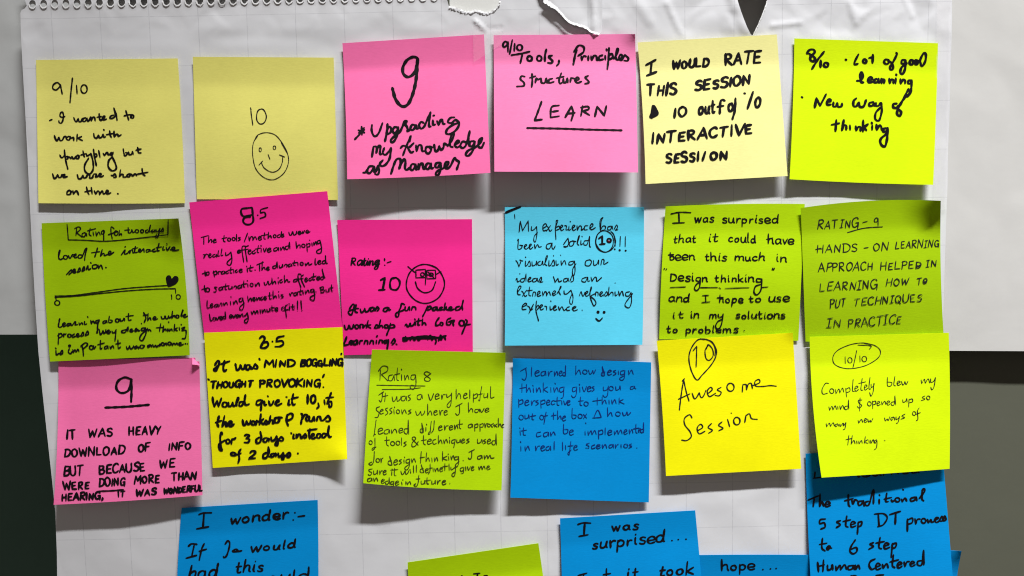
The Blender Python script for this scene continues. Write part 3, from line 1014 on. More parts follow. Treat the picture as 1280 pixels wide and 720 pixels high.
n.draw('text_line', [[(288, 420), (300, 340), (300, 340), (318, 338), (326, 352), (322, 388), (322, 388), (340, 336), (355, 340), (352, 395), (366, 400)],
    [(386, 350), (375, 390), (395, 405), (420, 382), (440, 350), (440, 350), (430, 430), (400, 480), (366, 496), (352, 475), (376, 448)],
    [(535, 410), (562, 340), (598, 256), (590, 300)], [(515, 352), (540, 332), (585, 345), (622, 312), (622, 312), (575, 352), (575, 352), (600, 386), (622, 378)],
    [(640, 330), (645, 375), (645, 375), (660, 332), (682, 330), (690, 374), (708, 374)], [(748, 340), (722, 345), (718, 380), (740, 395), (762, 365), (748, 340), (774, 346)],
    [(785, 325), (795, 374), (814, 370), (826, 335), (826, 335), (840, 366), (860, 346), (866, 315), (888, 326)], [(892, 335), (926, 290), (945, 240), (930, 236), (912, 290), (915, 334), (936, 344)],
    [(945, 330), (985, 302), (972, 290), (950, 322), (968, 346), (996, 330)], [(1042, 305), (1012, 300), (995, 335), (1015, 350), (1042, 322), (1070, 215), (1070, 215), (1060, 290), (1066, 335)],
    [(1106, 295), (1076, 300), (1070, 330), (1090, 335), (1112, 300), (1112, 300), (1095, 370), (1060, 412), (1038, 402), (1060, 370), (1118, 342), (1158, 302), (1170, 270), (1146, 290), (1140, 338), (1165, 346), (1185, 308)]], pen=2.4)
n.draw('text_line', [[(215, 548), (236, 545), (250, 520)], [(302, 496), (266, 500), (250, 540), (270, 552), (300, 515), (306, 500), (306, 500), (305, 540), (320, 538), (338, 490), (338, 490), (346, 530), (335, 562), (310, 558)],
    [(440, 558), (465, 480), (487, 440), (515, 442), (512, 495), (505, 515), (505, 515), (530, 460), (548, 440), (556, 462), (552, 510), (566, 525), (592, 508)],
    [(632, 480), (606, 482), (595, 515), (612, 528), (632, 500), (638, 482), (638, 482), (640, 520), (652, 522)], [(660, 480), (662, 520), (662, 520), (676, 480), (692, 476), (699, 515), (714, 518)],
    [(756, 475), (731, 475), (716, 505), (735, 520), (755, 495), (761, 473), (761, 473), (763, 512), (778, 510)], [(832, 465), (802, 474), (795, 500), (815, 505), (839, 470), (839, 470), (836, 530), (815, 568), (798, 560), (812, 535), (862, 510), (896, 482), (900, 462), (880, 466), (868, 495), (886, 515), (915, 495), (948, 430), (962, 446), (984, 462), (977, 490), (966, 522)]], pen=2.4)

n = Note('light pink sticky note reading 9/10 Tools, Principles structures with LEARN underlined', 'pink_pale',
         ((617, 44), (794, 42.5), (797.5, 215.5), (618, 214.5)), 1.6, (12, 11.5), pen=2.3, font='j', slant=0.12,
         curls=((1, 0, 0.14, 2.2),))
n.crop(610, 30, 4.8)
n.draw('rating', [[(118, 112), (103, 104), (90, 122), (98, 138), (116, 122), (120, 108), (120, 108), (120, 165)], [(146, 95), (130, 178)],
                  [(160, 118), (158, 160)], ell(190, 140, 16, 17)], pen=2.1)
n.draw('text_line', [[(140, 186), (200, 176), (252, 164)], [(207, 178), (194, 234)], [(426, 218), (424, 236), (412, 250)], ell(250, 206, 14, 15, 12, 60), ell(308, 205, 14, 16, 12, 60),
    [(350, 152), (342, 190), (342, 224)], [(386, 188), (366, 194), (376, 208), (388, 222), (378, 234), (358, 232)],
    [(512, 243), (522, 190), (532, 150)], [(515, 165), (545, 128), (575, 138), (572, 168), (540, 190)], [(560, 194), (563, 216), (563, 216), (574, 192), (590, 194)], [(602, 192), (602, 215)],
    [(618, 192), (622, 216), (622, 216), (636, 190), (650, 192), (656, 215), (668, 206)], [(688, 186), (668, 194), (668, 214), (694, 210)], [(703, 190), (705, 212)], [(710, 150), (714, 158)],
    [(726, 142), (724, 200), (716, 272)], [(725, 186), (744, 178), (748, 200), (724, 213)], [(756, 208), (782, 160), (776, 147), (766, 195), (780, 214), (806, 194), (796, 182), (786, 202), (802, 216), (822, 184), (822, 184), (842, 204), (836, 220), (816, 218)]], pen=2.3)
n.draw('text_line', [[(222, 315), (202, 312), (195, 330), (215, 350), (214, 370), (172, 374)], [(264, 298), (266, 340), (262, 378)], [(250, 322), (286, 312)], [(284, 350), (290, 325), (290, 325), (302, 332), (316, 324)],
    [(318, 324), (322, 350), (340, 352), (350, 325), (350, 325), (355, 350), (364, 346)], [(388, 326), (366, 334), (368, 352), (396, 346)], [(440, 294), (427, 335), (432, 356), (446, 350)], [(410, 324), (456, 314)],
    [(452, 326), (454, 348), (468, 348), (476, 325), (476, 325), (480, 350)], [(494, 346), (498, 322), (498, 322), (518, 326)], [(522, 342), (546, 330), (536, 319), (522, 336), (536, 352), (562, 344)], [(602, 310), (584, 320), (600, 338), (604, 352), (580, 358)]], pen=2.3)
n.draw('text_line', [[(322, 464), (300, 525), (280, 578), (280, 578), (325, 572)], [(428, 487), (382, 498), (375, 560), (375, 560), (428, 552)], [(388, 525), (422, 520)],
                     [(464, 558), (500, 494), (500, 494), (512, 530), (500, 578)], [(470, 538), (522, 532)],
                     [(568, 492), (558, 550)], [(556, 500), (598, 494), (604, 510), (570, 522), (570, 522), (610, 546)],
                     [(642, 552), (655, 494), (655, 494), (698, 548), (698, 548), (710, 492)]], pen=2.4)
n.draw('underline', [[(234, 623), (420, 626), (600, 632), (804, 637)]], pen=2.2)

n = Note('pale lemon sticky note in thick black capitals reading I would rate this session', 'canary_pale',
         ((797, 53), (971, 43), (984.5, 220), (807, 230)), 1.6, (7.5, 5.5), pen=2.8, font='p', slant=0.06, bow=(0, 0, 0, 1.5))
n.crop(790, 50, 4.235)
n.line('WOULD 214 405 154 138 44;RATE 490 678 130 122 58', extra=[[(74, 132), (126, 104)], [(104, 118), (98, 178)], [(78, 188), (130, 168)]])
n.line('THIS 80 234 292 287 58;SESSION 332 625 268 232 50')
n.line('10 220 284 410 402 44;out 350 440 394 386 44;f 452 490 388 384 40 p;o 505 535 380 378 44;0 648 682 356 352 62', extra=[[(548, 308), (545, 370), (532, 418)], dot(597, 281, 3.5), [(641, 274), (612, 362)],
       [(106, 412), (112, 350), (134, 388), (100, 408), (118, 362), (122, 400)]])
n.line('INTERACTIVE 104 638 548 494 52')
n.line('SESSI 180 352 652 640 50;ON 410 505 636 628 46', extra=[[(388, 592), (374, 636)]])

n = Note('neon yellow green sticky note in the top right reading 8/10 Lot of good learning', 'neon',
         ((993, 48), (1172.5, 54), (1166.5, 231), (987, 224)), 0.8, (5.5, 4.8), pen=2.6, font='p', slant=0.08, bow=(0, 0.5, 1, 1))
n.crop(1000, 55, 7.53)
n.trace("75,90 65,85 90,55 125,50 140,75 110,100 85,88|105,100 98,145 125,162 142,135 112,102|228,70 165,150 112,236|195,155 194,216", name='rating', rings=((246, 195, 20, 21),))
n.trace("427,144 438,148|552,95 518,160 516,190 546,185|686,100 684,175|650,130 692,120|905,80 912,98 870,180 848,215 855,242 876,228 868,180 838,162|985,148 960,152 958,180 985,180 994,150 994,150 990,230 965,282 945,262 960,215 1008,180|1140,190 1132,150 1165,85 1186,100 1180,160 1152,205 1135,190", rings=((610, 160, 16, 17), (815, 165, 22, 22), (1050, 170, 17, 22), (1096, 170, 14, 20)))
n.trace("535,345 570,340 592,300 580,264 568,300 578,355 600,360|635,345 680,330 665,310 640,330 650,360 690,354|722,325 700,340 705,360 730,355 740,325 740,325 743,360 756,350|765,325 770,366|766,328 792,336 792,366|840,325 845,366 845,366 860,332 880,340 881,366|902,322 900,370|905,284 909,291|945,330 950,370 950,370 970,335 990,345 990,370|1045,340 1020,345 1020,370 1045,365 1052,340 1052,340 1046,440 1020,488 988,495")
n.crop(1000, 110, 7.53)
n.trace("14,82 26,88|140,180 155,95 155,95 190,165 190,165 246,58|255,130 288,120 276,104 255,125 260,155 292,154|315,135 315,170 340,170 350,140 350,140 360,175 390,170 396,145|532,95 506,120 505,165 530,170 555,135 555,135 565,175 600,170 622,114|692,130 655,140 655,165 680,165 698,140 700,165|715,140 715,165 740,165 758,140 766,150 770,220 745,302 710,290 715,230 760,180|912,145 880,150 880,180 910,185 922,165|1046,0 1030,50 985,90 928,180 915,240 940,262 952,225 925,195|1022,8 990,70 945,160")
n.trace("342,300 335,402|295,345 372,330|412,303 395,396 395,396 415,350 435,355 436,390|470,350 473,391|525,360 530,396 530,396 550,365 570,370 571,401|595,303 594,406|640,340 600,370 600,370 626,396|680,350 680,391|674,324 680,332|720,345 725,391 725,391 750,350 766,365 770,391|815,375 785,385 790,410 820,400 826,375 826,375 820,480 800,547 765,530 760,480 815,430")

# ---- row 2
n = Note('lime sticky note with a 0 to 10 number line ending in a black heart', 'olive',
         ((52, 279), (223, 273), (237, 444), (62.5, 452)), 1.0, (3.2, 3.2), pen=1.45, font='j', slant=0.14, bow=(0, 2.5, 0, -1), curls=((1, 0, 0.36, 7.0),), tip=1.0)
n.crop(45, 265, 6.4)
n.draw('box_outline', [[(248, 98), (254, 165), (258, 222), (258, 222), (400, 225), (540, 233), (700, 222), (900, 200), (1055, 182), (1055, 182), (1057, 62)]], pen=1.25)
n.crop(60, 275, 7.11)
n.trace("255,70 248,135|235,75 270,60 290,75 270,100 250,108 250,108 302,150|330,110 305,120 305,145 325,145 338,115 345,140|375,72 366,125 385,140|350,95 425,75|400,105 405,135|425,105 430,140 430,140 450,105 465,130|495,90 475,105 480,125 500,110 495,90 495,90 495,185|588,76 562,60 560,110 571,166|535,130 622,100|635,90 630,136 630,136 650,120 656,136|680,90 726,85|712,64 715,110 735,110 745,85 745,85 755,110 775,100|885,85 865,95 870,110 890,105 905,70 911,44 911,44 900,90 910,105|935,85 920,95 925,108 945,95 950,85 950,105|960,85 965,105 985,95 995,75 985,120 970,155 955,150 965,130|1000,105 1022,68 1022,68 1024,100 1005,108", 1.3, 'heading', rings=((605, 115, 17, 20), (790, 98, 15, 14), (836, 98, 13, 14)))
n.trace("95,345 95,290 107,268 95,330 110,350 132,340|180,315 195,340 215,310 225,305|220,325 250,310 245,300 230,315 240,335 265,325|305,310 275,310 270,335 300,330 330,262 346,252 332,300 325,357|440,248 425,300 415,326|385,290 460,280|482,263 465,320 465,320 490,295 500,300 500,315 530,305 560,290 550,275 535,295 545,312 586,284|650,310 686,264 680,300 705,295 725,270 725,295 735,270 750,265 755,290 770,285|690,235 682,239|777,234 770,285 795,285|750,255 800,245|800,280 825,265 815,255 805,275 820,285 840,265 850,255 855,285|900,260 875,265 875,285 900,275 905,260 910,275 930,270|950,255 930,265 935,280 960,275|987,208 970,270 990,270|960,245 1010,238|1025,235 1020,265 1040,262|1053,211 1061,215|1050,240 1060,268 1085,235|1085,265 1125,255 1120,240 1100,250 1110,270 1165,264", 1.5, rings=((155, 330, 18, 17),))
n.trace("162,486 206,440 206,440 211,460 185,485|215,465 240,450 235,435 220,450 230,470 250,460|260,465 280,425 286,450 265,465|300,455 320,414 326,440 305,455|340,440 355,404 355,404 360,440 380,430|376,376 385,382|420,395 395,405 400,430 430,425 435,400 415,395|445,400 450,430 450,430 470,400 486,436|511,420 519,422", 1.55)
n.crop(45, 355, 6.4)
f = n.draw('number_line', [[(152, 95), (300, 90), (480, 66), (700, 36), (900, 20), (1062, 10)], [(150, 106), (330, 95), (540, 72), (750, 52), (950, 40), (1115, 36), (1115, 36), (1118, 74)],
                       [(152, 92), (158, 110), (162, 126)], ell(170, 150, 20, 19), [(1080, 88), (1085, 85), (1085, 85), (1086, 120)], ell(1138, 102, 17, 18)], pen=1.2)
n.crop(45, 265, 6.4)
n.draw('heart', [], fills=[[(1040, 522), (1056, 506), (1076, 510), (1086, 532), (1108, 512), (1134, 518), (1140, 545), (1118, 575), (1085, 592), (1056, 598), (1046, 572), (1040, 545)]], parent=f)
n.crop(45, 355, 6.4)
n.crop(60, 380, 7.11)
n.trace("97,148 106,130 92,195 110,205 125,195|130,190 155,175 145,165 130,180 140,200 160,190|190,170 170,180 175,195 195,185 200,170 206,190|215,190 240,155 246,165 240,185 265,180|275,165 280,186 280,186 300,165 310,180|325,155 325,180 345,175|349,110 356,117|380,145 385,175 385,175 400,150 415,170|450,140 425,150 430,170 450,155 456,140 456,140 441,190 440,256|510,145 490,155 490,170 510,165 520,145 525,165|545,108 540,160 565,160 570,145 550,140|640,130 645,150 665,145 675,125 681,145|716,84 715,140 740,140|690,110 760,100|850,75 870,120 855,161|845,100 890,95|890,83 885,146 885,146 905,120 915,140|930,130 960,125 950,110 935,125 945,140 975,130|1005,110 1015,130 1035,125 1040,105 1050,130 1065,125 1072,105|1075,110 1080,125 1100,105|1106,64 1100,126 1100,126 1120,100 1130,115|1180,105 1201,49 1190,80 1190,110|1200,105 1225,95 1215,90 1205,105 1215,118 1242,105", 1.5, rings=((615, 145, 15, 15), (1150, 110, 13, 13)))
n.trace("95,260 90,357|85,280 115,260 125,285 95,300|140,290 140,265 155,270 161,260|235,265 215,280 220,295 245,285|250,285 275,270 265,260 252,275 265,292 285,280|290,285 310,249 316,275 295,288|330,280 350,239 359,265 335,280|430,256 446,219|455,225 465,270 480,255 490,235 495,260 510,250 515,225|520,255 545,235 535,230 522,250 540,262 560,240|570,240 575,255 595,250 606,225 606,225 595,326|700,225 660,235 655,250 685,250 712,203 712,203 710,240|725,240 750,225 740,220 728,235 740,248 760,235|770,240 785,214 791,235 775,245|800,225 805,240 820,230|860,210 835,215 835,235 855,230 866,210 870,260 840,322 815,310 830,270 880,225|885,215 890,240 890,240 900,225 916,240|1002,174 990,241|960,210 1030,205|1027,194 1020,246 1020,246 1040,220 1050,235|1060,220 1065,240|1075,220 1080,240 1095,220 1105,235|1126,179 1120,241|1150,210 1125,225 1150,236|1165,205 1170,231|1185,215 1216,205 1190,235 1226,235 1220,300 1190,306|1181,179 1187,183|1070,158 1075,161|828,170 833,173", 1.5, rings=((190, 280, 15, 14),))
n.trace("70,410 75,450 100,435|64,389 73,394|105,445 126,409 131,435 110,450|190,395 180,425 200,440 215,420|220,405 225,430 225,430 240,405 250,425 265,400 275,420|300,370 310,400 315,457|290,375 330,344 352,360 310,400|405,370 410,396 426,374|466,323 465,396 481,390|440,360 501,345|520,370 500,385 505,398 525,390 530,370 536,395|550,375 555,396 555,396 575,370 586,392|621,318 625,391 646,380|600,355 646,345|695,375 705,401 720,385 725,370 735,399 755,385 761,370|790,370 770,380 775,395 800,380 806,395|825,365 815,385 840,391 856,370 830,362|910,360 885,370 890,385 915,365 920,380|930,360 940,381 955,365 965,381 980,365|985,375 1005,360 995,355 988,370|1035,365 1050,344 1056,365|1100,345 1105,366 1105,366 1120,345 1130,360 1145,345 1150,360|1160,360 1185,350 1175,340 1162,355 1175,368 1206,355|1217,350 1224,352|1235,352 1242,353", 1.5, rings=((192, 370, 7, 7), (385, 385, 17, 17), (1020, 355, 14, 12), (1080, 350, 15, 13)))

n = Note('magenta sticky note headed 8.5 in small script, overlapping the dull yellow note', 'magenta',
         ((236.5, 253), (409, 239), (428, 409), (255, 416)), 1.5, (0.4, 0.5), pen=1.25, font='j', slant=0.08, belly=1.0)
n.crop(235, 235, 6.4)
n.draw('rating', [[(512, 155), (470, 160), (432, 166), (424, 195), (442, 224), (485, 220), (520, 212), (520, 212), (512, 155)], [(514, 160), (518, 210), (522, 262), (500, 288), (465, 290), (442, 268), (452, 238), (500, 230)]], pen=2.0)
n.draw('rating', [dot(558, 216, 3), [(640, 154), (584, 172), (580, 198), (580, 198), (612, 194), (618, 225), (576, 243)]], pen=1.6)
n.crop(240, 288, 7.11)
n.trace("80,62 146,44|105,55 105,121|150,50 145,106 145,106 165,80 175,85 175,105|185,95 215,85 205,75 190,88 195,108 220,100|286,43 280,90 296,100|265,72 312,62|396,34 395,91|432,60 410,65 430,78 408,92|494,24 464,101|505,55 510,91 510,91 525,55 540,60 540,86 540,86 560,55 576,80|585,70 615,62 605,50 588,65 600,86 620,75|646,19 640,70 656,75|615,45 676,35|681,14 675,71 675,71 695,45 706,65|780,35 760,45 762,60 785,55 796,9 796,9 796,56|816,30 800,38 818,50 798,61|860,15 870,41 885,35 895,10 905,39 925,30 931,5|940,25 965,15 955,5 942,20 955,36 975,20|980,5 985,26 1001,0|1010,15 1035,8 1025,-5 1012,10 1025,23 1051,8", rings=((330, 80, 13, 14), (370, 75, 13, 14), (735, 50, 12, 13)))
n.trace("98,215 112,215 104,247 104,247 125,210 141,215|145,230 170,215 160,205 147,225 160,241 176,230|205,210 185,220 190,236 210,228 215,210 221,236|236,178 230,225 246,225|266,163 258,220 276,218|300,195 300,221 325,212 346,190 346,190 355,260 340,306 315,300 315,280 356,240|405,190 430,180 420,172 405,185 412,201 436,190|481,140 450,140 445,180 460,281|430,175 501,165|502,134 475,150 478,200 490,277|495,190 525,180 515,170 498,185 510,211 531,195|561,175 535,190 545,206 566,195|591,133 580,190 596,195|560,165 611,155|615,160 615,191|611,134 617,138|635,160 645,189 661,155|665,180 701,165 690,155 670,170 680,193 706,180|755,150 730,160 730,181 755,175 766,150 771,176|785,150 790,176 790,176 810,145 821,171|855,135 830,145 835,166 855,160 866,104 866,104 871,161|924,99 930,156 930,156 945,130 960,130 961,153|1020,114 1025,187|1015,125 1045,115 1046,140 1025,146|1065,110 1069,136|1044,84 1049,88|1080,105 1085,131 1085,131 1100,100 1111,126|1136,85 1115,95 1120,116 1140,105 1136,85 1151,150 1145,196 1115,201 1110,180 1156,155", rings=((990, 135, 15, 14),))
n.trace("115,358 118,396 127,401|90,385 152,365|190,360 200,411|185,375 215,360 221,385 200,393|235,386 235,365 256,365|280,360 262,370 265,386 285,380 290,362 293,383|321,358 302,368 310,383 326,375|346,328 340,375 356,376|325,352 366,345|370,350 373,376|401,348 385,358 392,373 406,365|415,362 446,350 435,342 418,358 430,373 449,365|490,335 493,366|484,317 489,320|521,308 515,355 536,359|500,335 546,325|558,350 566,353|575,305 636,280|600,300 602,356|626,278 620,351 620,351 640,325 651,346|660,345 686,330 675,322 662,340 675,353 689,345|745,310 720,320 722,336 745,330 756,278 756,278 759,329|775,310 780,331 800,322 805,300 809,323|820,315 830,300 846,305 841,323|876,295 858,305 860,321 880,312 885,298 889,316|911,268 905,305 921,309|890,290 936,282|940,285 943,309|1005,290 1010,311 1010,311 1035,285 1041,306 1066,295|1095,248 1095,300 1111,298|1115,285 1146,275 1135,265 1118,280 1130,299 1151,290|1181,265 1160,275 1162,293 1185,285 1186,223 1186,223 1191,286 1206,290", rings=((140, 382, 13, 13), (975, 295, 14, 13)))
n.crop(240, 335, 7.11)
n.trace("110,153 112,195 123,211|85,190 142,175|226,170 200,170 215,190 210,211 191,212|266,165 240,178 245,196 265,188 270,168 276,191|301,138 295,185 311,189|275,165 331,155|325,170 330,186 350,180 355,160 359,181|370,172 382,158 396,165 391,183|431,150 410,160 412,179 435,170 440,152 443,173|461,113 458,160 471,169|440,145 486,138|495,140 498,166|489,109 495,113|560,140 565,161 565,161 590,130 601,156|640,125 650,151 665,140 675,115 685,146 705,130 706,115|710,88 715,141 715,141 735,115 746,136|765,115 769,136|764,84 769,88|801,100 780,112 788,129 806,120|820,63 822,126 822,126 845,100 855,121 871,120|931,95 905,105 905,121 930,115 941,92|971,55 945,55 945,100 968,171|925,100 991,90|991,60 970,75 975,110 1001,166|1000,105 1025,95 1015,85 1002,100 1012,121 1031,105|1061,85 1040,95 1045,111 1066,102|1081,48 1075,100 1091,101|1060,80 1106,70|1105,95 1136,80 1125,72 1108,88 1120,106 1139,92|1166,75 1145,82 1148,99 1168,90 1157,8 1157,8 1175,75 1184,86", rings=((140, 192, 16, 17), (530, 148, 14, 14)))
n.trace("135,288 135,351 156,351|160,340 186,325 175,315 162,335 172,351 191,340|221,320 200,330 205,346 225,338 230,320 236,343|245,335 255,310 266,315 266,336|280,310 285,331 285,331 305,305 316,326|340,295 345,326|344,254 350,258|365,295 370,321 370,321 390,290 406,316|441,265 420,275 425,299 445,290 451,265 451,265 461,330 445,371 425,365 430,340 466,310|494,248 500,296 500,296 520,265 531,291|540,280 561,268 550,260 540,275 552,293 566,280|572,262 578,286 578,286 595,260 603,281|626,255 608,268 618,283 633,272|635,270 661,258 650,250 638,265 650,281 663,272|690,218 690,270 706,273|675,245 716,238|720,203 722,269 722,269 742,245 751,263|770,235 775,263|767,207 773,210|811,235 790,240 812,255 789,269|865,225 875,246 875,246 885,218 901,222|926,215 905,225 910,243 930,235 935,215 939,239|966,183 960,230 976,233|940,210 986,200|985,205 990,231|1005,200 1010,226 1010,226 1030,195 1043,219|1076,185 1055,195 1060,213 1080,205 1081,185 1091,250 1080,286 1052,275 1055,255 1096,235|1099,211 1106,213|1140,170 1148,216|1134,175 1165,165 1166,185 1148,192 1176,195 1170,213 1144,219|1190,190 1195,211 1215,205 1215,185 1221,206|1240,148 1240,200 1253,203|1215,180 1256,170", rings=())
n.trace("154,408 165,466 181,460|215,440 225,459 241,430|245,448 269,435 258,428 246,442 258,459 273,448|296,425 275,435 278,451 298,442 294,388 294,388 303,446|330,435 356,425 345,412 332,428 342,443 361,432|362,420 372,439 386,412|390,432 413,420 402,412 390,428 402,441 416,430|420,415 425,433 441,408|450,405 452,426 475,420 491,395 491,395 501,450 485,486 468,478 470,460 501,440|525,385 535,411 535,411 550,380 562,406 562,406 578,378 589,401|605,370 610,399|622,370 628,396 628,396 645,365 653,389|665,365 670,386 688,380 690,358 696,381|710,333 712,375 726,379|695,355 736,348|735,370 763,358 752,350 738,365 750,381 766,372|851,325 830,340 835,400 840,437|820,375 861,365|865,340 868,371|861,317 867,320|895,323 895,365 911,362|875,345 916,338|938,293 938,360|968,288 975,364|935,372 941,374|974,376 980,378", rings=((198, 450, 12, 12), (812, 360, 16, 14)))

n = Note('magenta sticky note with a round smiling face in glasses drawn beside the number 10', 'magenta',
         ((421.5, 275), (590, 274), (591, 440), (430, 444)), 0.8, (0.5, 0.7), pen=1.9, font='j', slant=0.14, belly=0.8)
n.crop(415, 300, 4.8)
n.line('Rating 112 285 152 150 28', pen=1.6, extra=[[(315, 112), (316, 122)], dot(317, 150, 2), [(330, 136), (355, 128)]], name='heading')
n.draw('rating', [[(292, 240), (318, 226), (318, 226), (304, 300)], [(280, 300), (318, 297)], [(385, 224), (358, 232), (348, 262), (355, 292), (385, 298), (404, 275), (405, 245), (385, 226), (366, 230)]], pen=2.2)
f = n.draw('smiley_face', [ell(560, 262, 114, 116, 22, 70, 1.03, 0.012)], pen=1.35)
n.draw('glasses', [[(455, 158), (478, 178), (500, 195)], [(503, 180), (560, 175), (560, 175), (562, 224), (562, 224), (504, 226), (504, 226), (503, 180)],
                   [(568, 181), (620, 180), (620, 180), (623, 230), (623, 230), (570, 232), (570, 232), (568, 181)], [(548, 200), (585, 212)], [(622, 207), (655, 188)]], pen=1.3, parent=f)
n.draw('eye', [ell(543, 206, 11, 11, 10)], pen=1.35, parent=f)
n.draw('eye', [ell(595, 207, 12, 10, 10), [(575, 190), (612, 225)]], pen=1.35, parent=f)
n.draw('nose', [[(562, 228), (560, 268)]], pen=1.35, parent=f)
n.draw('mouth', [[(500, 250), (515, 290), (555, 315), (600, 300), (622, 250)]], pen=1.35, parent=f)
n.crop(420, 372, 7.11)
n.trace("118,100 150,58 162,75 140,147 120,147 113,120 180,97 202,95|178,63 170,120 191,131|215,100 225,131 245,120 255,95 255,95 265,126 290,115 300,92 330,85 310,95 310,121 335,110 342,90 346,116 366,79 366,79 380,100 365,119|462,85 430,95 420,115 445,121 470,90 470,90 471,111 486,105|612,62 585,52 575,85 560,120 556,160 540,172 530,150 545,130 590,115 612,100|615,80 615,111 635,111 651,80 651,80 656,111|670,111 680,80 680,80 705,85 711,109|815,73 800,110 770,167|805,95 835,75 846,95 815,111|886,80 860,95 865,113 885,105 896,80 901,109 920,105 946,85 925,90 925,109 951,105|971,48 960,109 960,109 985,80 975,95 1001,109 1030,90 1020,80 1005,95 1020,111 1051,100|1100,75 1070,85 1065,109 1095,105 1120,70 1131,23 1131,23 1121,70 1126,106", 1.95)
n.trace("73,245 85,281 105,275 115,245 115,245 130,276 150,265 156,240|215,271 215,240 240,240 240,266 263,240|286,203 270,266|311,240 275,250 311,271|340,271 360,240 376,262 350,273|396,198 380,266 380,266 405,245 416,266|486,228 470,280 450,332|480,245 510,240 521,260 485,269|613,247 625,235 635,256 650,250 660,225 665,251 690,240 701,215 706,241|699,189 705,196|736,183 728,240 746,241|710,210 761,200|771,188 765,241 765,241 785,220 801,241|916,178 890,215 890,246 921,240|1021,180 990,195 985,235 1010,241 1026,215|1000,215 1051,200 1040,225 1046,246|1150,193 1166,210 1145,260 1119,322|1130,245 1197,235", 1.95, rings=((185, 257, 15, 17), (447, 254, 16, 14), (938, 232, 13, 13), (1118, 225, 22, 24)))
n.trace("95,348 75,400 64,426 64,426 112,415|120,410 146,390 135,380 120,400 140,416 156,385|186,375 160,390 160,416 180,410 191,380 191,411|210,411 215,385 236,380|250,411 260,380 260,380 280,385 281,411|300,409 310,380 310,380 330,385 333,411|360,380 358,406|360,346 368,339|380,406 390,375 390,375 410,380 413,401|456,375 430,385 435,406 460,385 466,375 466,375 454,462|490,401 516,364 516,364 526,390 500,416|533,411 543,415", 2.05)
n.crop(415, 300, 4.8)
n.draw('crossed_out_words', [[(424, 590), (520, 582), (600, 590), (685, 574)], [(430, 600), (540, 576), (640, 584)], [(440, 578), (450, 600), (430, 606), (425, 596)], [(470, 600), (480, 580), (495, 600), (505, 582), (520, 600), (535, 582)],
                             [(575, 596), (590, 572), (600, 600), (612, 580), (625, 604), (620, 622)], [(640, 602), (652, 570), (655, 598), (668, 576), (682, 596)], [(425, 586), (560, 590), (600, 580)]], pen=2.1)

n = Note('light cyan sticky note with a circled 10 and a tiny smile at the bottom', 'cyan',
         ((631, 259), (805, 259), (803, 431), (631, 432)), 1.0, (6.2, 5.2), pen=1.04, font='j', slant=0.12, curls=((1, 0, 0.12, 1.8),), bow=(0, 0.5, 0, 0.5))
n.crop(620, 250, 6.4)
n.draw('ink_mark', [[(148, 112), (152, 148)]], pen=0.7, fills=[[(76, 92), (120, 72), (190, 48), (200, 58), (140, 84), (80, 108)]])
n.crop(635, 268, 8)
n.trace("110,176 125,68 125,68 146,162 146,162 202,63 202,63 206,166|118,82 114,170|235,120 235,156 260,150 286,120 286,120 290,190 275,272 258,260 265,215 296,180|345,140 385,115 375,90 350,115 355,161 385,155|385,110 400,125 420,166 441,150|426,110 384,166|485,58 475,150 480,252|470,140 500,60 480,65|480,130 510,115 516,140 485,156|520,140 550,115 535,105 525,130 535,159 561,145|565,110 586,115 580,151 601,150|610,115 610,156 631,145|620,67 626,72|640,140 670,115 655,105 642,130 655,159 681,145|690,110 695,156 695,156 715,115 735,120 735,156 756,140|801,110 770,115 765,151 796,150|815,140 850,110 840,90 820,120 835,151 876,130|925,150 935,60 951,29 925,50 920,110 925,156 925,156 950,115 976,120 970,151|1031,115 1000,125 1000,151 1025,150 1041,115 1046,146|1060,151 1086,104 1096,130 1075,156 1101,150")
n.trace("94,262 105,248 100,341 130,340 141,315 115,305 150,310|160,330 190,305 175,300 162,325 180,346 205,330|210,330 235,300 222,295 212,320 225,346 250,325|265,300 270,341 270,341 295,300 310,325 336,320|431,285 390,300 385,336 415,341 441,285 441,285 441,330 455,346 473,314|555,300 601,234 601,234 606,290 580,326 557,318 601,320|651,265 620,275 615,311 645,311 661,275 640,262 681,270|690,290 706,219 716,214 695,290 711,306|730,255 730,301 751,290|738,217 745,222|801,260 765,265 760,301 790,300 810,240 816,218 816,218 816,310 827,326")
n.crop(620, 250, 6.4)
n.draw('circled_rating', [ell(868, 330, 72, 86, 20, 100, 1.0, 0.015), ell(878, 326, 78, 88, 20, 60, 0.9, 0.02), ], pen=0.95)
n.draw('rating', [[(822, 308), (850, 288), (850, 288), (850, 350)], [(828, 354), (872, 350)], ell(905, 322, 15, 15, 10)], pen=2.2)
n.draw('red_dot', [dot(903, 326, 6)], pen=1.4, ink='red')
n.draw('exclamation_marks', [[(948, 290), (955, 368)], [(995, 292), (992, 368)], [(1035, 292), (1034, 372)]], pen=1.1)
n.draw('exclamation_marks', [dot(950, 392, 3), dot(990, 400, 3), dot(1037, 403, 3)], pen=2.4)
n.crop(635, 268, 8)
n.trace("78,458 95,480 110,522 110,522 131,460 115,455 151,465|175,465 175,516 195,500 215,465 226,511 205,516|173,424 180,430|240,470 245,511 275,500 286,465 286,506|326,465 300,480 305,506 335,500 346,465 351,501 365,495 396,420 385,415 370,490 391,511|410,460 410,511 430,502 456,455 466,506 440,513|453,409 459,415|480,460 485,506 506,495|523,404 530,410|530,460 535,506 535,506 565,460 581,501|656,465 615,475 610,501 640,500 666,465 666,465 671,560 660,607 645,590 650,540 681,490|821,450 780,465 775,506 815,511 836,470 815,450|855,460 860,506 890,495 906,455 906,496|930,501 941,450 961,455 961,496 1002,475")
n.crop(635, 340, 8)
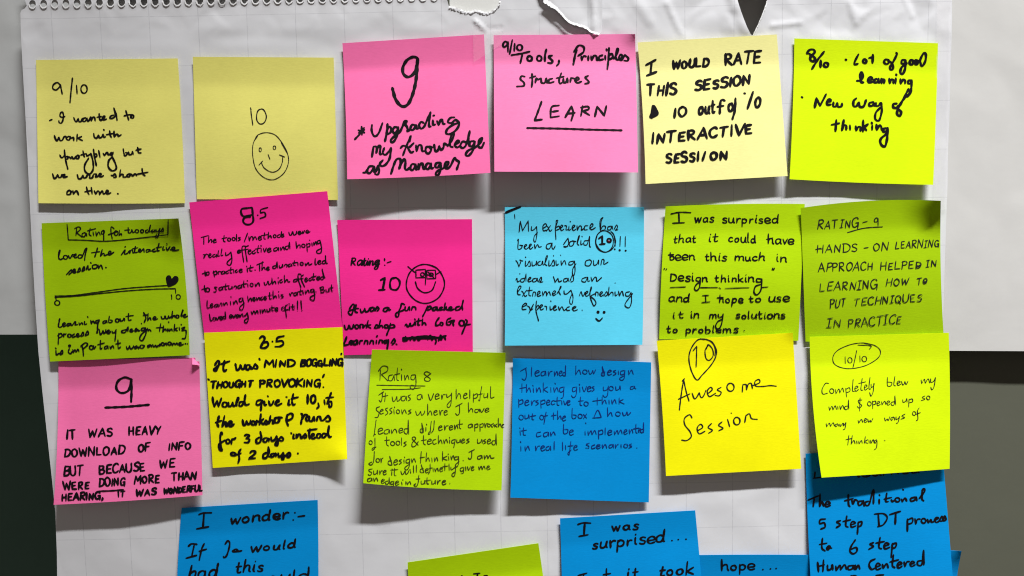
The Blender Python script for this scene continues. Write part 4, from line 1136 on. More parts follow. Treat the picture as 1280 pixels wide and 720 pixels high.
n.trace("78,77 90,60 95,96 120,85|116,14 122,18|166,60 130,70 130,96 160,90 181,18 181,18 181,91|195,85 230,60 220,50 200,75 210,96 240,85|281,60 250,70 250,96 280,90 291,60 296,91|305,96 331,49 336,75 320,101 351,95|453,43 465,75 470,102 470,102 500,60 500,60 510,96 540,85|591,60 560,70 560,96 590,90 601,60 606,91|620,91 646,28 656,80 630,99|786,50 745,65 740,91 775,96 796,50 801,91 820,85|830,50 840,91 840,91 870,50 885,60 891,91 937,54")
n.trace("95,200 131,150 115,139 95,180 100,221 126,225|135,190 150,200 170,241 191,230|186,180 144,241|216,148 210,225 231,236|190,185 246,180|245,241 255,200 276,205 271,241|290,230 321,205 310,190 292,215 300,241 331,230|345,195 350,236 350,236 370,195 385,205 385,236 385,236 410,195 426,231|440,225 476,200 465,185 445,210 455,233 481,220|490,215 531,150 525,144 510,195 526,226|560,185 565,216 590,216 631,180 631,180 651,250 640,317 620,310 620,270 641,215|713,237 730,195 735,205 751,241 771,200|770,225 801,200 790,190 775,215 785,241 811,225|815,215 836,160 830,149 820,230 840,300 860,337 881,310 865,275 830,240 871,215|875,236 880,200 901,205 901,236|915,230 946,205 935,195 918,215 930,241 956,225|960,236 986,194 996,225 970,241|1011,148 1005,236 1005,236 1035,200 1051,210 1051,236|1070,195 1075,236 1096,220|1105,190 1115,236 1115,236 1140,190 1156,236|1216,195 1180,205 1180,236 1210,236 1231,200 1231,200 1236,290 1215,352 1180,346 1175,310 1247,213|1069,107 1076,110")
n.trace("140,350 186,325 175,310 145,335 145,371 186,370|190,335 215,350 225,381 251,365|256,320 209,412|285,288 280,380 306,487|275,370 300,330 311,350 290,376|320,360 346,335 335,325 320,345 330,376 356,365|365,340 386,345 386,376|420,340 425,376 446,365|426,287 433,292|450,365 481,345 470,335 452,355 465,381 491,370|505,345 515,381 515,381 540,345 560,381 586,365|616,345 590,355 590,381 621,380|640,370 681,350 670,340 645,360 660,386 696,375|739,379 746,382")
n.crop(620, 320, 6.4)
f = n.draw('smiley_face', [[(798, 498), (825, 518), (852, 495)]], pen=1.6)
n.draw('eye', [ell(816, 447, 6, 6, 8)], pen=1.7, parent=f)
n.draw('eye', [ell(866, 449, 5, 5, 8)], pen=1.7, parent=f)

n = Note('lime sticky note in rounded script with Design thinking underlined', 'lime',
         ((832, 258), (1006, 255), (998, 426), (824, 424)), 0.8, (1.0, 0.3), pen=1.48, font='p', slant=0.04, belly=1.6, bow=(-1.5, 0, 0, -1), curls=((0, 0, 0.18, 1.2),))
n.crop(820, 250, 6.737)
n.line('was 322 487 188 186 42;surprised 560 1028 190 194 38', extra=[[(126, 116), (200, 102), (295, 105)], [(192, 108), (196, 190)], [(140, 194), (240, 190)]])
n.line('that 145 340 358 354 38;it 440 520 352 350 38;could 610 845 352 358 40;have 945 1160 366 372 40', extra=[[(930, 330), (985, 318)]])
n.line('been 108 328 504 506 38;this 412 598 510 512 38;much 668 915 508 508 34;in 1012 1100 516 520 38', extra=[[(104, 462), (150, 458)]])
n.crop(820, 325, 6.737)
n.line('Desi 118 320 176 178 40;n 388 440 180 180 38;thinkin 497 828 182 184 36', extra=[[(68, 78), (72, 70)], [(84, 82), (90, 74)], [(980, 82), (984, 68)], [(992, 82), (998, 68)],
       [(372, 145), (345, 148), (338, 168), (362, 178), (376, 150), (376, 150), (366, 230), (340, 256), (324, 236), (345, 200), (372, 190)],
       [(890, 160), (852, 156), (850, 182), (880, 182), (892, 158), (892, 158), (884, 250), (850, 292), (826, 270), (838, 222), (880, 205)]])
n.draw('underline', [[(118, 230), (250, 226)], [(372, 231), (520, 230)], [(530, 232), (545, 240)], [(580, 238), (785, 232)], [(885, 230), (945, 226)]], pen=1.1)
n.line('and 110 282 350 348 36;hope 530 735 356 360 38;to 785 888 355 352 34;use 946 1125 350 350 40', extra=[[(390, 298), (445, 296)], [(418, 298), (420, 354)], [(386, 356), (455, 352)], [(515, 318), (568, 314)]])
n.line('it 140 232 488 488 36;in 290 362 486 486 36;m 450 512 490 490 34;solutions 668 1090 492 490 36', extra=[[(524, 456), (530, 480), (558, 474), (566, 454), (566, 454), (552, 540), (525, 582), (502, 560), (520, 518), (552, 500)]])
n.line('to 88 185 608 608 34;problems 245 690 614 612 36', extra=[dot(743, 595, 2)])

n = Note('olive lime sticky note in thin capitals headed Rating 9, top right corner curling', 'olive',
         ((1001, 260), (1176, 251), (1180, 424), (1007, 427)), 1.5, (0.4, 0.6), ink='pen', pen=1.08, font='p', slant=0.1, belly=1.4, bow=(-4.5, -2.0, 0, 0),
         curls=((1, 0, 0.32, 6.5),), iform='serifI', tip=1.5)
n.crop(1000, 240, 3.6)
n.line('RATING 78 260 166 158 38;9 332 352 152 150 36', extra=[[(282, 137), (304, 131)]], name='heading')
n.draw('underline', [[(213, 182), (290, 162), (372, 156)]], pen=1.0)
n.line('HANDS 76 258 274 267 36;ON 328 395 265 262 36;LEARNING 427 625 255 246 34', extra=[[(288, 252), (308, 249)], [(70, 258), (95, 252)]])
n.line('APPROACH 85 328 358 350 36;HELPED 360 545 350 342 34;IN 565 615 338 335 32', extra=[[(526, 330), (540, 336)], [(524, 338), (544, 326)]])
n.line('LEARNING 88 345 446 434 38;HOW 385 487 424 416 32;TO 525 572 417 412 28', extra=[[(558, 398), (570, 410)], [(556, 408), (572, 400)]])
n.line('PUT 134 205 522 514 38;TECHNIQUES 240 548 512 490 34')
n.line('IN 120 182 610 608 36;PRACTICE 215 455 610 590 38')

# ---- row 3
n = Note('bright pink sticky note with an underlined 9 above capitals reading IT WAS HEAVY DOWNLOAD', 'pink',
         ((73, 450), (249, 447), (253, 619), (67, 631)), 0.8, (11, 9), pen=2.15, font='p', slant=0.03, bow=(0, 0, 1, 2), cut=lambda u, v: u - v > 0.95, tip=1.2)
n.crop(60, 440, 3.6)
n.draw('rating', [[(378, 124), (345, 114), (314, 132), (308, 165), (330, 184), (362, 172), (375, 128), (375, 128), (376, 170), (374, 224)]], pen=2.5)
n.draw('underline', [[(256, 250), (350, 246), (455, 237)]], pen=3.2)
n.line('IT 82 124 392 389 42;WAS 180 290 384 378 36;HEAVY 362 508 374 370 38')
n.line('DOWNLOAD 72 343 472 458 36;OF 406 458 448 444 33;INFO 542 642 441 437 32')
n.line('BUT 70 155 558 553 40;BECAUSE 230 435 548 534 36;WE 502 568 521 517 36')
n.line('WERE 70 185 620 614 34;DOING 230 345 604 598 34;MORE 390 500 592 586 34;THAN 557 665 577 571 32', extra=[[(228, 626), (285, 624), (340, 619)]])
n.line('HEARING, 60 248 668 660 30;IT 314 346 651 649 26;WAS 397 485 647 641 28;WONDERFUL 520 694 638 624 24')
ff = [P(240.6, 447, n.h(241, 448) + .0006), P(250, 456.5, n.h(249, 456) + .0006), P(240.2, 455.5, n.h(241, 455) + .0022)]
mesh_obj('folded_corner', ff, fix_faces(ff, [(0, 1, 2)]), PAPER['pink_pale'], n.root, n.org, thick=0.00015)

n = Note('yellow sticky note headed 8.5 in thick marker reading It was MIND BOGGLING', 'yellow',
         ((255, 416), (428, 409), (434, 574), (266, 585)), 1.9, (1.2, 2.4), pen=2.45, font='j', slant=0.1, curls=((1, 1, 0.3, 4.0),))
n.crop(250, 405, 6.737)
n.draw('rating', [[(500, 122), (525, 102), (545, 120), (525, 165), (512, 198), (550, 200), (575, 175), (562, 150), (535, 158)], dot(610, 146, 2), [(708, 100), (655, 114), (642, 148), (642, 148), (690, 142), (702, 168), (672, 188), (632, 190)]], pen=2.5)
n.line('MIND 545 798 360 356 54;BOGGLING 845 1198 354 348 52', extra=[[(125, 345), (150, 308), (162, 330), (135, 392), (118, 380), (160, 345)], [(498, 290), (504, 300)], [(1192, 248), (1188, 256)],
    [(207, 308), (196, 368), (205, 396), (224, 384)], [(178, 338), (250, 312)], [(298, 335), (310, 386), (330, 376), (340, 345), (340, 345), (355, 380), (374, 370), (380, 340)],
    [(422, 345), (396, 346), (388, 372), (405, 386), (424, 356), (430, 376), (446, 370), (465, 335), (465, 335), (483, 358), (478, 375), (455, 373)]])
n.line('THOUGHT 88 440 540 524 50;PROVOKING 502 1010 530 524 58', extra=[[(66, 462), (78, 470)], dot(1040, 530, 3), [(1046, 425), (1034, 446)]])
n.crop(250, 490, 6.737)
n.line('10 896 970 95 92 66', extra=[[(995, 92), (1000, 120), (984, 138)], [(106, 42), (111, 85), (122, 121), (122, 121), (144, 72), (144, 72), (156, 121), (156, 121), (180, 52)],
    [(216, 86), (196, 90), (190, 118), (214, 125), (230, 102), (216, 86)], [(240, 86), (242, 118), (262, 115), (276, 86), (276, 86), (280, 116), (300, 108), (325, 55), (318, 46), (306, 85), (310, 116)],
    [(362, 80), (336, 86), (330, 114), (350, 115), (370, 82), (382, 25), (382, 25), (376, 80), (386, 108), (416, 100)],
    [(516, 65), (482, 74), (475, 104), (500, 105), (525, 70), (525, 70), (516, 120), (512, 155)], [(540, 78), (545, 110), (560, 104)], [(568, 32), (575, 36)], [(578, 74), (590, 110), (606, 104), (620, 75)],
    [(628, 100), (665, 76), (655, 66), (635, 90), (650, 112), (690, 94)], [(750, 64), (745, 105), (760, 104)], [(724, 40), (734, 42)], [(786, 14), (775, 75), (785, 108), (802, 100)], [(768, 56), (828, 42)],
    [(1105, 4), (1088, 50), (1070, 100)], [(1046, 66), (1052, 102)], [(1060, 48), (1126, 42)], [(1075, 86), (1105, 80), (1108, 116), (1090, 126), (1086, 96)]])
n.draw('text_line', [[(160, 203), (146, 260), (155, 290)], [(130, 256), (182, 240)], [(207, 200), (186, 290), (186, 290), (206, 255), (222, 256), (220, 286), (238, 276), (268, 256), (256, 245), (240, 266), (254, 290), (286, 270)],
    [(358, 234), (368, 278), (385, 270), (393, 244), (393, 244), (405, 272), (420, 262), (426, 236)], ell(448, 260, 14, 17, 12, 60), [(470, 276), (478, 240), (478, 240), (490, 250), (502, 240)], [(513, 186), (501, 272)],
    [(536, 225), (508, 248), (508, 248), (530, 268), (540, 264), (556, 235), (556, 235), (570, 256), (560, 270), (545, 266)], [(594, 200), (580, 265), (580, 265), (598, 236), (615, 240), (612, 264), (628, 260)],
    [(656, 214), (632, 222), (632, 255), (655, 255), (668, 230), (656, 212), (692, 215)], [(736, 188), (728, 240), (742, 282)], [(728, 202), (760, 180), (780, 190), (775, 220), (740, 240)],
    [(850, 180), (862, 195), (850, 268)], [(862, 225), (885, 190), (906, 202), (890, 222), (902, 244)], [(920, 205), (920, 240), (945, 240), (960, 206), (960, 206), (966, 240)], [(984, 240), (990, 208), (990, 208), (1010, 206), (1020, 236), (1042, 234), (1080, 195), (1080, 195), (1096, 225), (1085, 245), (1060, 244)]])
n.line('3 370 415 430 428 60', extra=[[(190, 355), (180, 338), (170, 385), (175, 450), (185, 490), (165, 482), (160, 440), (212, 404)], ell(235, 415, 15, 18, 12, 60), [(264, 436), (268, 396), (268, 396), (285, 396), (302, 384)],
    [(500, 380), (474, 400), (480, 430), (505, 420), (516, 380), (508, 334), (508, 334)], [(566, 385), (540, 390), (535, 414), (555, 420), (576, 390), (580, 412)], [(598, 380), (605, 410), (630, 400), (645, 370), (645, 370), (656, 420), (650, 450), (632, 442), (650, 412), (684, 375), (684, 375), (702, 395), (690, 411), (668, 405)],
    [(790, 355), (785, 388), (800, 388)], [(766, 344), (773, 348)], [(810, 355), (812, 386), (812, 386), (830, 356), (845, 360), (850, 386), (864, 380), (886, 350), (886, 350), (896, 376), (878, 390)], [(926, 310), (918, 360), (925, 390)], [(905, 322), (986, 310)],
    [(936, 375), (960, 360), (950, 350), (935, 372), (950, 392), (976, 380)], [(1016, 350), (990, 355), (985, 380), (1005, 386), (1020, 360), (1026, 380)], [(1060, 350), (1036, 350), (1030, 380), (1050, 378), (1075, 340), (1086, 284), (1086, 284), (1080, 350), (1090, 378), (1106, 374)]])
n.line('2 407 465 566 562 70', extra=[dot(825, 515, 3), ell(280, 522, 20, 13, 12, 60), [(345, 480), (326, 510), (331, 560), (320, 598)], [(298, 532), (346, 514)],
    [(560, 510), (534, 525), (535, 555), (560, 550), (580, 502), (575, 462), (575, 462), (573, 530), (590, 545)], [(622, 515), (600, 525), (600, 546), (620, 540), (636, 515), (640, 540)],
    [(658, 515), (665, 545), (690, 530), (700, 510), (700, 510), (706, 540), (700, 566), (690, 556), (726, 532), (752, 510), (762, 528), (745, 548), (730, 540)]])

n = Note('lime sticky note with Rating 8 double underlined at its top, in thin pen', 'lime',
         ((465, 437), (632, 441), (627, 613), (454, 604)), 1.9, (13.5, 7.5), ink='olive', pen=0.95, font='p', slant=0.1, bow=(0, 0, 2, -0.5), curls=((1, 0, 0.16, 1.6),), tip=1.5)
n.crop(450, 440, 6.737)
n.trace("172,150 168,240|155,160 190,118 232,125 228,160 180,188 180,188 235,242|275,190 245,200 240,235 265,240 280,215 286,193 286,193 291,239|316,133 310,225 326,239|290,190 336,180|350,190 350,236|347,142 353,150|375,195 378,239 378,239 400,195 413,231|466,190 435,195 430,226 455,231 469,195 469,195 471,270 450,313 424,300 430,280 470,285|590,175 560,164 540,180 560,200 591,225 580,244 550,241 544,222 570,200 599,178", name='heading')
n.draw('underline', [[(140, 278), (350, 282), (550, 285)], [(185, 315), (400, 312), (510, 300)]], pen=0.95)
n.trace("158,362 190,340 201,334|190,340 185,395 175,419 160,405|216,344 208,416|185,375 236,365|270,375 280,416 300,400 310,375 315,413 340,395 346,370|381,370 355,375 350,406 375,406 389,372 393,406|426,359 405,370 425,395 404,411|516,355 485,365 485,396 510,396 521,360 526,391|574,353 595,406 621,349|630,375 666,365 655,350 635,365 640,396 671,385|685,360 690,396 690,396 700,360 721,358|730,355 735,381 765,360 773,344 773,344 765,440 745,466 734,445 771,400|810,313 810,396 810,396 830,350 845,360 849,391|870,370 901,355 890,345 872,365 880,391 906,380|925,318 925,391|955,350 955,421|955,365 986,350 986,380 960,391|1026,287 1015,350 1008,408 998,402|990,360 1031,350|1045,345 1045,381 1070,375 1076,345 1076,386|1101,288 1101,381 1131,378")
n.trace("166,459 140,470 140,490 160,510 150,546 124,551|170,500 196,490 185,480 168,500 175,521 201,512|236,469 215,480 235,510 214,531|271,469 250,485 270,505 249,521|285,480 288,521|289,461 294,468|350,485 355,521 355,521 375,485 391,516|431,484 410,495 430,510 404,523|469,498 480,531 500,520 510,500 520,531 540,515 546,494|570,438 570,531 570,531 590,495 600,505 606,531|620,510 651,500 640,490 622,505 630,531 656,520|670,490 675,531 675,531 685,495 701,490|705,510 736,500 725,490 708,505 715,531 739,520|805,460 862,430|838,445 838,510 820,531 805,516|912,423 915,506 915,506 935,475 948,485 951,506|996,480 970,485 970,506 990,506 1001,480 1006,501|1009,479 1025,506 1046,474|1050,495 1086,480 1075,470 1055,485 1062,506 1089,495", rings=((320, 501, 14, 16),))
n.crop(450, 520, 6.737)
n.trace("136,33 120,150 114,166|118,152 132,155|150,130 191,115 180,100 155,115 160,151 196,140|241,110 210,120 205,146 235,146 246,115 251,141|265,115 268,146 268,146 290,110 305,120 311,141|325,125 361,115 350,100 328,115 335,141 366,130|401,105 375,110 375,141 400,141 406,33 406,33 411,151|536,105 510,110 510,136 535,131 520,58 520,58 526,141|555,95 555,126|559,67 564,75|601,43 595,90 590,146 575,151 585,130|626,38 620,110 602,140|660,100 691,90 680,80 662,95 670,121 696,110|710,80 715,116 715,116 725,85 746,80|750,100 781,90 770,78 752,92 760,116 786,105|795,75 800,111 800,111 815,75 826,106|841,28 838,95 851,106|820,70 866,65|941,65 915,75 915,96 938,92 946,68 951,93|965,70 968,126|965,75 991,65 991,90 970,96|1010,65 1012,126|1010,72 1036,62 1036,88 1015,93|1050,60 1055,96 1055,96 1065,65 1081,62|1126,60 1105,75 1115,93 1130,70 1136,91|1156,65 1140,78 1156,93|1165,18 1165,91 1165,91 1180,65 1191,89|1195,82 1212,72 1202,70 1196,94 1214,94", rings=((1086, 78, 12, 12),))
n.trace("126,183 125,265 105,286 104,270 136,260|225,173 225,235 241,251|205,205 251,200|350,183 350,246|391,214 370,225 390,240 367,256|491,245 440,190 455,174 469,190 440,225 440,256 465,251 491,215|535,163 535,225 551,241|515,205 561,198|565,215 601,205 590,192 568,210 575,236 606,225|641,194 615,205 620,236 646,228|660,163 660,231 660,231 680,200 693,231|705,200 710,231 710,231 725,195 739,223|755,200 755,226|751,177 757,184|801,195 775,205 775,226 798,220 803,195 803,195 790,264|815,200 818,223 840,215 843,195 846,221|855,210 881,200 870,190 855,205 862,226 886,215|921,189 900,200 920,215 894,229|989,193 992,226 1015,220 1026,195 1031,226|1061,194 1040,205 1060,220 1039,233|1070,215 1101,205 1090,192 1072,210 1080,233 1106,222|1141,205 1115,210 1115,236 1138,233 1146,148 1146,148 1149,241", rings=((90, 222, 14, 16), (275, 230, 17, 17), (320, 226, 16, 17)))
n.trace("121,298 115,380 95,411 74,400 101,385|175,355 178,391 178,391 185,358 196,352|266,375 240,380 240,406 268,406 250,338 250,338 271,411|285,390 316,380 305,365 285,385 292,411 319,400|351,364 330,375 350,390 329,406|370,365 372,396|374,344 379,350|416,360 390,370 390,391 412,391 421,362 421,362 415,420 395,452 377,435 421,400|435,360 438,391 438,391 455,358 469,386|516,298 510,396|505,350 546,345|561,308 555,381 555,381 575,350 586,379|605,350 608,386|625,350 630,381 630,381 645,348 656,376|696,298 695,376|736,335 700,355 736,371|745,340 750,371|741,317 747,322|765,335 770,366 770,366 785,332 796,361|826,340 800,345 800,366 822,362 831,340 831,340 830,400 815,427 804,410 836,380|866,372 873,374|915,305 965,280|942,290 940,345 925,362 911,350|1021,330 992,340 995,361 1018,355 1026,330 1031,356|1045,330 1050,359 1050,359 1068,330 1078,356 1078,356 1095,328 1105,353 1131,350", rings=((150, 372, 15, 16),))
n.trace("106,444 75,450 80,465 100,475 85,498 67,490|115,460 118,489 140,480 146,455 149,486|165,460 168,489 168,489 178,462 191,460|192,475 221,465 210,455 195,470 202,493 223,485|268,465 268,496|269,444 274,450|291,438 290,495 306,499|255,455 321,448|344,463 355,491 370,480 380,460 388,489 405,475 411,459|425,465 428,479|419,449 425,454|450,418 452,476|475,413 475,471|536,440 510,448 510,471 535,468 515,408 515,408 539,476|548,460 576,450 565,440 550,455 558,476 579,468|591,403 590,460 575,487|580,440 609,435|615,435 618,466|630,440 635,466 635,466 650,438 661,463|670,450 696,442 685,432 672,448 680,466 699,458|715,398 715,456|695,425 741,420|750,403 752,456|765,430 770,451 795,435 806,425 806,425 800,490 785,509 774,490 806,465|871,430 845,440 850,463 870,455 876,430 870,476 849,481|890,425 893,456|905,425 915,453 931,425|935,440 961,430 950,422 938,435 945,456 963,448|1000,425 1005,451 1005,451 1020,422 1030,449 1030,449 1045,420 1056,446|1065,435 1091,425 1080,418 1068,432 1075,449 1099,440")
n.trace("91,520 65,530 68,549 90,545 99,522 103,546|115,522 120,549 120,549 138,520 151,546|178,550 206,540 195,530 180,545 188,566 209,555|236,545 215,552 218,571 240,565 246,518 246,518 251,571|281,548 260,555 262,573 280,568 286,548 286,548 280,591 264,591|295,565 326,555 315,545 298,560 305,581 331,570|350,555 355,576|385,552 388,576|359,534 365,540|395,552 400,576 400,576 418,550 429,573|496,498 490,560 475,590 454,580 471,568|470,530 506,525|515,545 518,571 540,565 546,540 549,571|565,518 565,565 581,571|545,545 596,538|605,545 608,571 630,562 633,540 637,569|650,542 655,571 655,571 665,545 681,540|690,560 721,548 710,540 692,555 700,576 726,568|753,565 760,567")

n = Note('blue sticky note in faint blue pen reading I learned how design thinking', 'blue',
         ((641, 448), (814, 453), (811, 628), (638, 622)), 0.8, (7.5, 2.6), ink='blue', pen=0.92, font='p', slant=0.04, bow=(-0.5, 0, 0, 0.5), curls=((0, 0, 0.14, 1.5),))
n.crop(630, 445, 5.333)
n.trace("110,100 151,77|145,82 150,130 138,159 119,150|185,73 183,133|205,115 236,105 225,95 207,110 215,133 239,125|271,100 250,108 250,129 270,125 276,100 281,129|295,102 298,131 298,131 308,105 323,100|335,102 338,131 338,131 352,102 360,128|366,115 388,108 380,98 367,112 374,131 390,124|408,108 394,112 394,128 408,126 411,63 411,63 410,131|480,63 478,123 478,123 500,92 513,121|564,93 572,119 585,112 592,95 598,117 611,91|676,105 652,110 652,129 672,125 655,68 655,68 662,130|690,110 716,100 705,92 690,108 698,126 719,118|746,94 728,102 748,115 727,129|762,98 764,123|801,95 778,102 780,123 800,118 806,95 806,95 802,145 785,161 771,148 801,130|830,95 833,123 833,123 850,93 863,121", rings=((540, 105, 15, 14),))
n.trace("120,183 120,241|105,215 146,208|150,188 150,241 150,241 168,212 179,239|195,212 197,241|191,194 196,200|215,212 218,239 218,239 235,210 246,239|262,178 262,241|291,205 268,222 293,241|312,208 314,241|339,179 344,186|332,210 336,241 336,241 352,210 363,237|396,205 372,215 375,239 395,232 401,205 401,205 395,270 379,282|481,205 458,212 460,236 480,228 486,205 486,205 480,260 462,276 449,262|505,205 507,239|501,187 506,192|522,205 535,236 551,201|555,220 581,212 570,202 555,215 562,236 583,228|603,201 588,208 602,222 585,236|662,205 665,229 688,222 696,200 696,200 690,260 672,273 659,258|745,202 748,226 768,218 773,198 777,225|866,200 845,205 845,221 862,216 871,200 872,212 881,218", rings=((715, 215, 14, 14),))
n.trace("98,288 100,341|98,300 122,290 126,312 102,323|138,312 166,302 155,292 140,308 146,329 169,320|182,298 185,326 185,326 195,300 209,296|229,294 212,302 230,315 211,329|245,295 248,346|246,300 270,292 273,312 250,321|282,312 306,302 296,292 284,306 290,326 309,318|336,295 318,302 320,323 339,318|355,273 355,322 369,327|335,300 381,295|385,298 387,323|398,298 408,323 423,296|420,312 441,302 432,295 422,308 428,327 443,320|510,273 508,322 521,329|495,300 531,296|622,278 622,326|590,300 651,292|655,268 655,319 655,319 672,292 683,317|700,292 702,319|718,292 722,319 722,319 738,290 749,316|768,278 768,319|796,288 772,302 803,319", rings=((548, 318, 14, 14),))
n.trace("140,392 142,416 160,410 165,390 169,416|190,383 188,420 201,423|175,402 213,395|281,374 272,420 267,452|265,400 293,395|330,378 330,421|315,398 351,392|358,363 358,421 358,421 375,398 383,421|390,415 411,405 402,398 390,412 396,431 413,424|455,348 455,410 475,413 481,395 460,390|530,388 551,413|551,385 530,416|590,412 650,408 650,408 626,360 600,405|690,343 692,401 692,401 712,375 723,401|790,375 798,396 812,390 820,372 826,393 846,375", rings=((115, 408, 15, 16), (252, 408, 13, 15), (508, 400, 14, 14), (760, 385, 16, 14)))
n.trace("107,495 110,526|104,477 109,482|130,478 130,522 146,526|115,498 153,492|246,505 220,512 220,536 249,530|291,505 265,515 268,536 288,530 296,508 299,531|310,508 314,531 314,531 330,505 343,526|398,453 398,512 420,513 426,490 402,488|435,508 463,500 452,490 436,504 444,526 466,518|540,500 542,526|544,444 548,449|560,500 563,526 563,526 580,498 588,523 588,523 605,495 616,521|630,495 632,551|630,500 655,492 659,515 635,523|675,478 675,523|690,512 719,502 708,492 692,506 700,526 721,518|735,500 738,523 738,523 755,495 762,521 762,521 778,492 789,517|798,508 821,498 812,488 800,503 806,521 825,512|835,490 838,516 838,516 852,488 861,513|880,453 880,505 891,513|862,485 901,478|895,498 913,490 905,482 896,495 902,509|928,485 912,492 914,508 928,502 931,443 931,443 931,507")
n.trace("112,600 114,631|109,569 114,575|140,602 143,631 143,631 160,600 171,626|210,600 213,629 213,629 225,602 241,598|245,615 271,605 260,596 246,610 254,631 275,622|301,600 282,608 284,627 302,622 309,600 313,627|335,568 335,623|390,573 392,626|410,595 412,623|446,569 440,620 435,657 427,645 449,625|425,600 463,595|465,612 489,602 478,594 466,608 472,627 493,620|571,579 548,588 566,600 564,613 544,612|606,590 585,600 588,616 609,610|615,605 641,595 630,588 616,600 624,616 645,608|655,590 658,613 658,613 675,588 686,611|721,588 702,595 704,611 720,606 727,588 731,611|742,590 745,611 745,611 755,590 766,588|780,588 782,609|851,584 835,592 852,602 831,613|884,611 889,613", rings=((812, 598, 13, 12),))

n = Note('golden yellow sticky note reading Awesome Session under a 10 in a pen loop', 'yellow',
         ((821, 426), (991, 416), (1001.5, 586), (832.5, 595)), 2.4, (4.6, 3.8), pen=1.35, ink='pen', bow=(0, 0, 0, 1), curls=((1, 0, 0.1, 0.8),))
n.crop(815, 410, 3.789)
n.draw('circled_rating', [[(250, 54), (218, 55), (188, 92), (175, 140), (186, 200), (212, 245), (238, 222), (285, 168), (306, 118), (292, 76), (262, 55), (228, 50)],
                          [(255, 52), (285, 66), (300, 100), (298, 130)], [(195, 107), (212, 86), (212, 86), (211, 135), (209, 186)],
                          [(268, 80), (252, 105), (256, 142), (272, 152), (290, 130), (286, 98), (266, 78), (258, 98)]], pen=1.25)
n.draw('text_line', [[(130, 388), (138, 320), (150, 243), (150, 243), (162, 300), (176, 346)], [(125, 337), (180, 311)], [(144, 250), (154, 240)],
                     [(190, 308), (200, 333), (210, 330), (224, 306), (224, 306), (232, 328), (244, 322), (256, 294)], [(262, 312), (285, 292), (278, 280), (262, 298), (272, 324), (302, 308)],
                     [(328, 280), (310, 292), (328, 304), (318, 320), (298, 318)], ell(372, 280, 17, 19, 12, 60),
                     [(428, 302), (430, 268), (430, 268), (446, 268), (448, 292), (448, 292), (456, 266), (470, 262), (476, 286)], [(478, 272), (510, 258), (506, 243), (488, 253), (492, 274), (525, 276), (560, 272), (590, 275)]])
n.draw('text_line', [[(190, 425), (178, 410), (154, 428), (156, 458), (180, 490), (186, 514), (165, 532), (140, 530)], [(214, 487), (240, 470), (230, 455), (214, 474), (224, 500), (252, 488)],
                     [(282, 452), (266, 470), (286, 484), (268, 498)], [(332, 444), (316, 460), (336, 474), (316, 486)], [(358, 432), (368, 466)], dot(376, 402, 2),
                     ell(402, 440, 15, 18, 12, 60), [(440, 446), (445, 414), (445, 414), (462, 406), (472, 428), (500, 432)]])

n = Note('neon yellow sticky note with 10/10 in an oval above very thin pen script', 'neon',
         ((1012, 421), (1186, 416), (1187, 586), (1027, 597)), 2.6, (9.5, 2.6), ink='pen', pen=0.8, font='j', slant=0.12, bow=(0, 1, 0.5, -3))
n.crop(1005, 410, 3.789)
n.draw('oval_outline', [[(310, 100), (316, 84), (255, 80)], [(330, 80), (280, 70), (220, 78), (160, 105), (137, 140), (150, 175), (210, 192), (290, 178), (350, 142), (362, 108), (335, 82), (285, 72)]], pen=0.85)
n.draw('rating', [[(195, 135), (196, 168)], ell(218, 152, 10, 13), [(250, 106), (242, 145), (232, 188)], [(265, 130), (266, 160)], ell(286, 146, 11, 13)], pen=0.85)
n.trace("118,262 102,262 86,290 90,312 112,308|150,290 152,311 152,311 165,288 170,307 170,307 182,284 189,303|198,285 202,326|198,290 215,282 218,298 203,305|233,243 230,295 241,299|240,288 256,280 250,274 241,284 246,299 259,290|276,238 270,290 281,293|258,262 293,254|285,282 299,275 293,268 286,278 290,293 303,284|313,233 308,285 317,287|318,265 320,281 332,270 331,262 328,300 318,322 311,305|395,233 396,272 412,273 416,258 398,255|431,228 426,268 435,273|440,262 456,256 450,250 441,258 446,271 461,264|462,252 468,269 476,262 478,252 484,267 493,251|555,245 558,263 558,263 570,242 575,261 575,261 588,240 596,259|600,240 602,257 616,250 623,235 616,278 606,292 601,280", rings=((132, 298, 10, 11),))
n.trace("118,372 122,389 122,389 132,370 138,387 138,387 148,368 155,385|160,370 162,385|170,368 173,385 173,385 183,366 191,383|209,368 194,372 195,385 208,380 211,340 211,340 213,383|276,340 258,342 262,356 274,366 262,378 252,370|266,330 264,392|325,345 326,381|325,350 338,345 340,358 327,363|345,358 359,352 353,346 346,355 350,367 363,360|368,348 370,363 370,363 382,346 389,361|392,356 407,350 400,344 393,352 398,365 409,358|429,348 414,352 416,365 428,360 431,320 431,320 435,363|468,338 470,351 482,346 487,333 489,351|498,336 496,373|498,340 512,335 515,348 500,353|573,321 560,328 573,336 555,343", rings=((310, 358, 9, 10), (589, 330, 8, 9)))
n.trace("105,452 108,467 108,467 120,450 126,465 126,465 138,448 145,463|161,452 148,458 152,467 162,456 167,465|170,454 174,465 184,450 187,463|188,450 190,461 199,447 194,476 185,481|256,436 260,449 260,449 272,432 279,446|284,440 297,432 290,428 285,438 290,447 301,440|302,430 308,445 314,436 318,445 327,427|382,425 386,439 394,430 400,437 407,419|425,420 412,426 416,437 426,422 431,435|436,420 438,433 450,424 453,417 446,446 437,451|479,407 464,416 477,424 459,431|546,378 538,392 540,430 532,438|530,408 552,400", rings=((522, 404, 8, 9),))
n.trace("213,507 208,553|198,528 229,522|229,509 224,549 224,549 236,532 243,547|250,534 252,547|260,534 262,547 272,532 277,545|291,514 286,546|303,528 288,538 303,546|308,530 310,545|316,530 318,545 328,528 333,543|345,528 334,534 338,545 346,532 344,565 333,576|380,531 385,533")

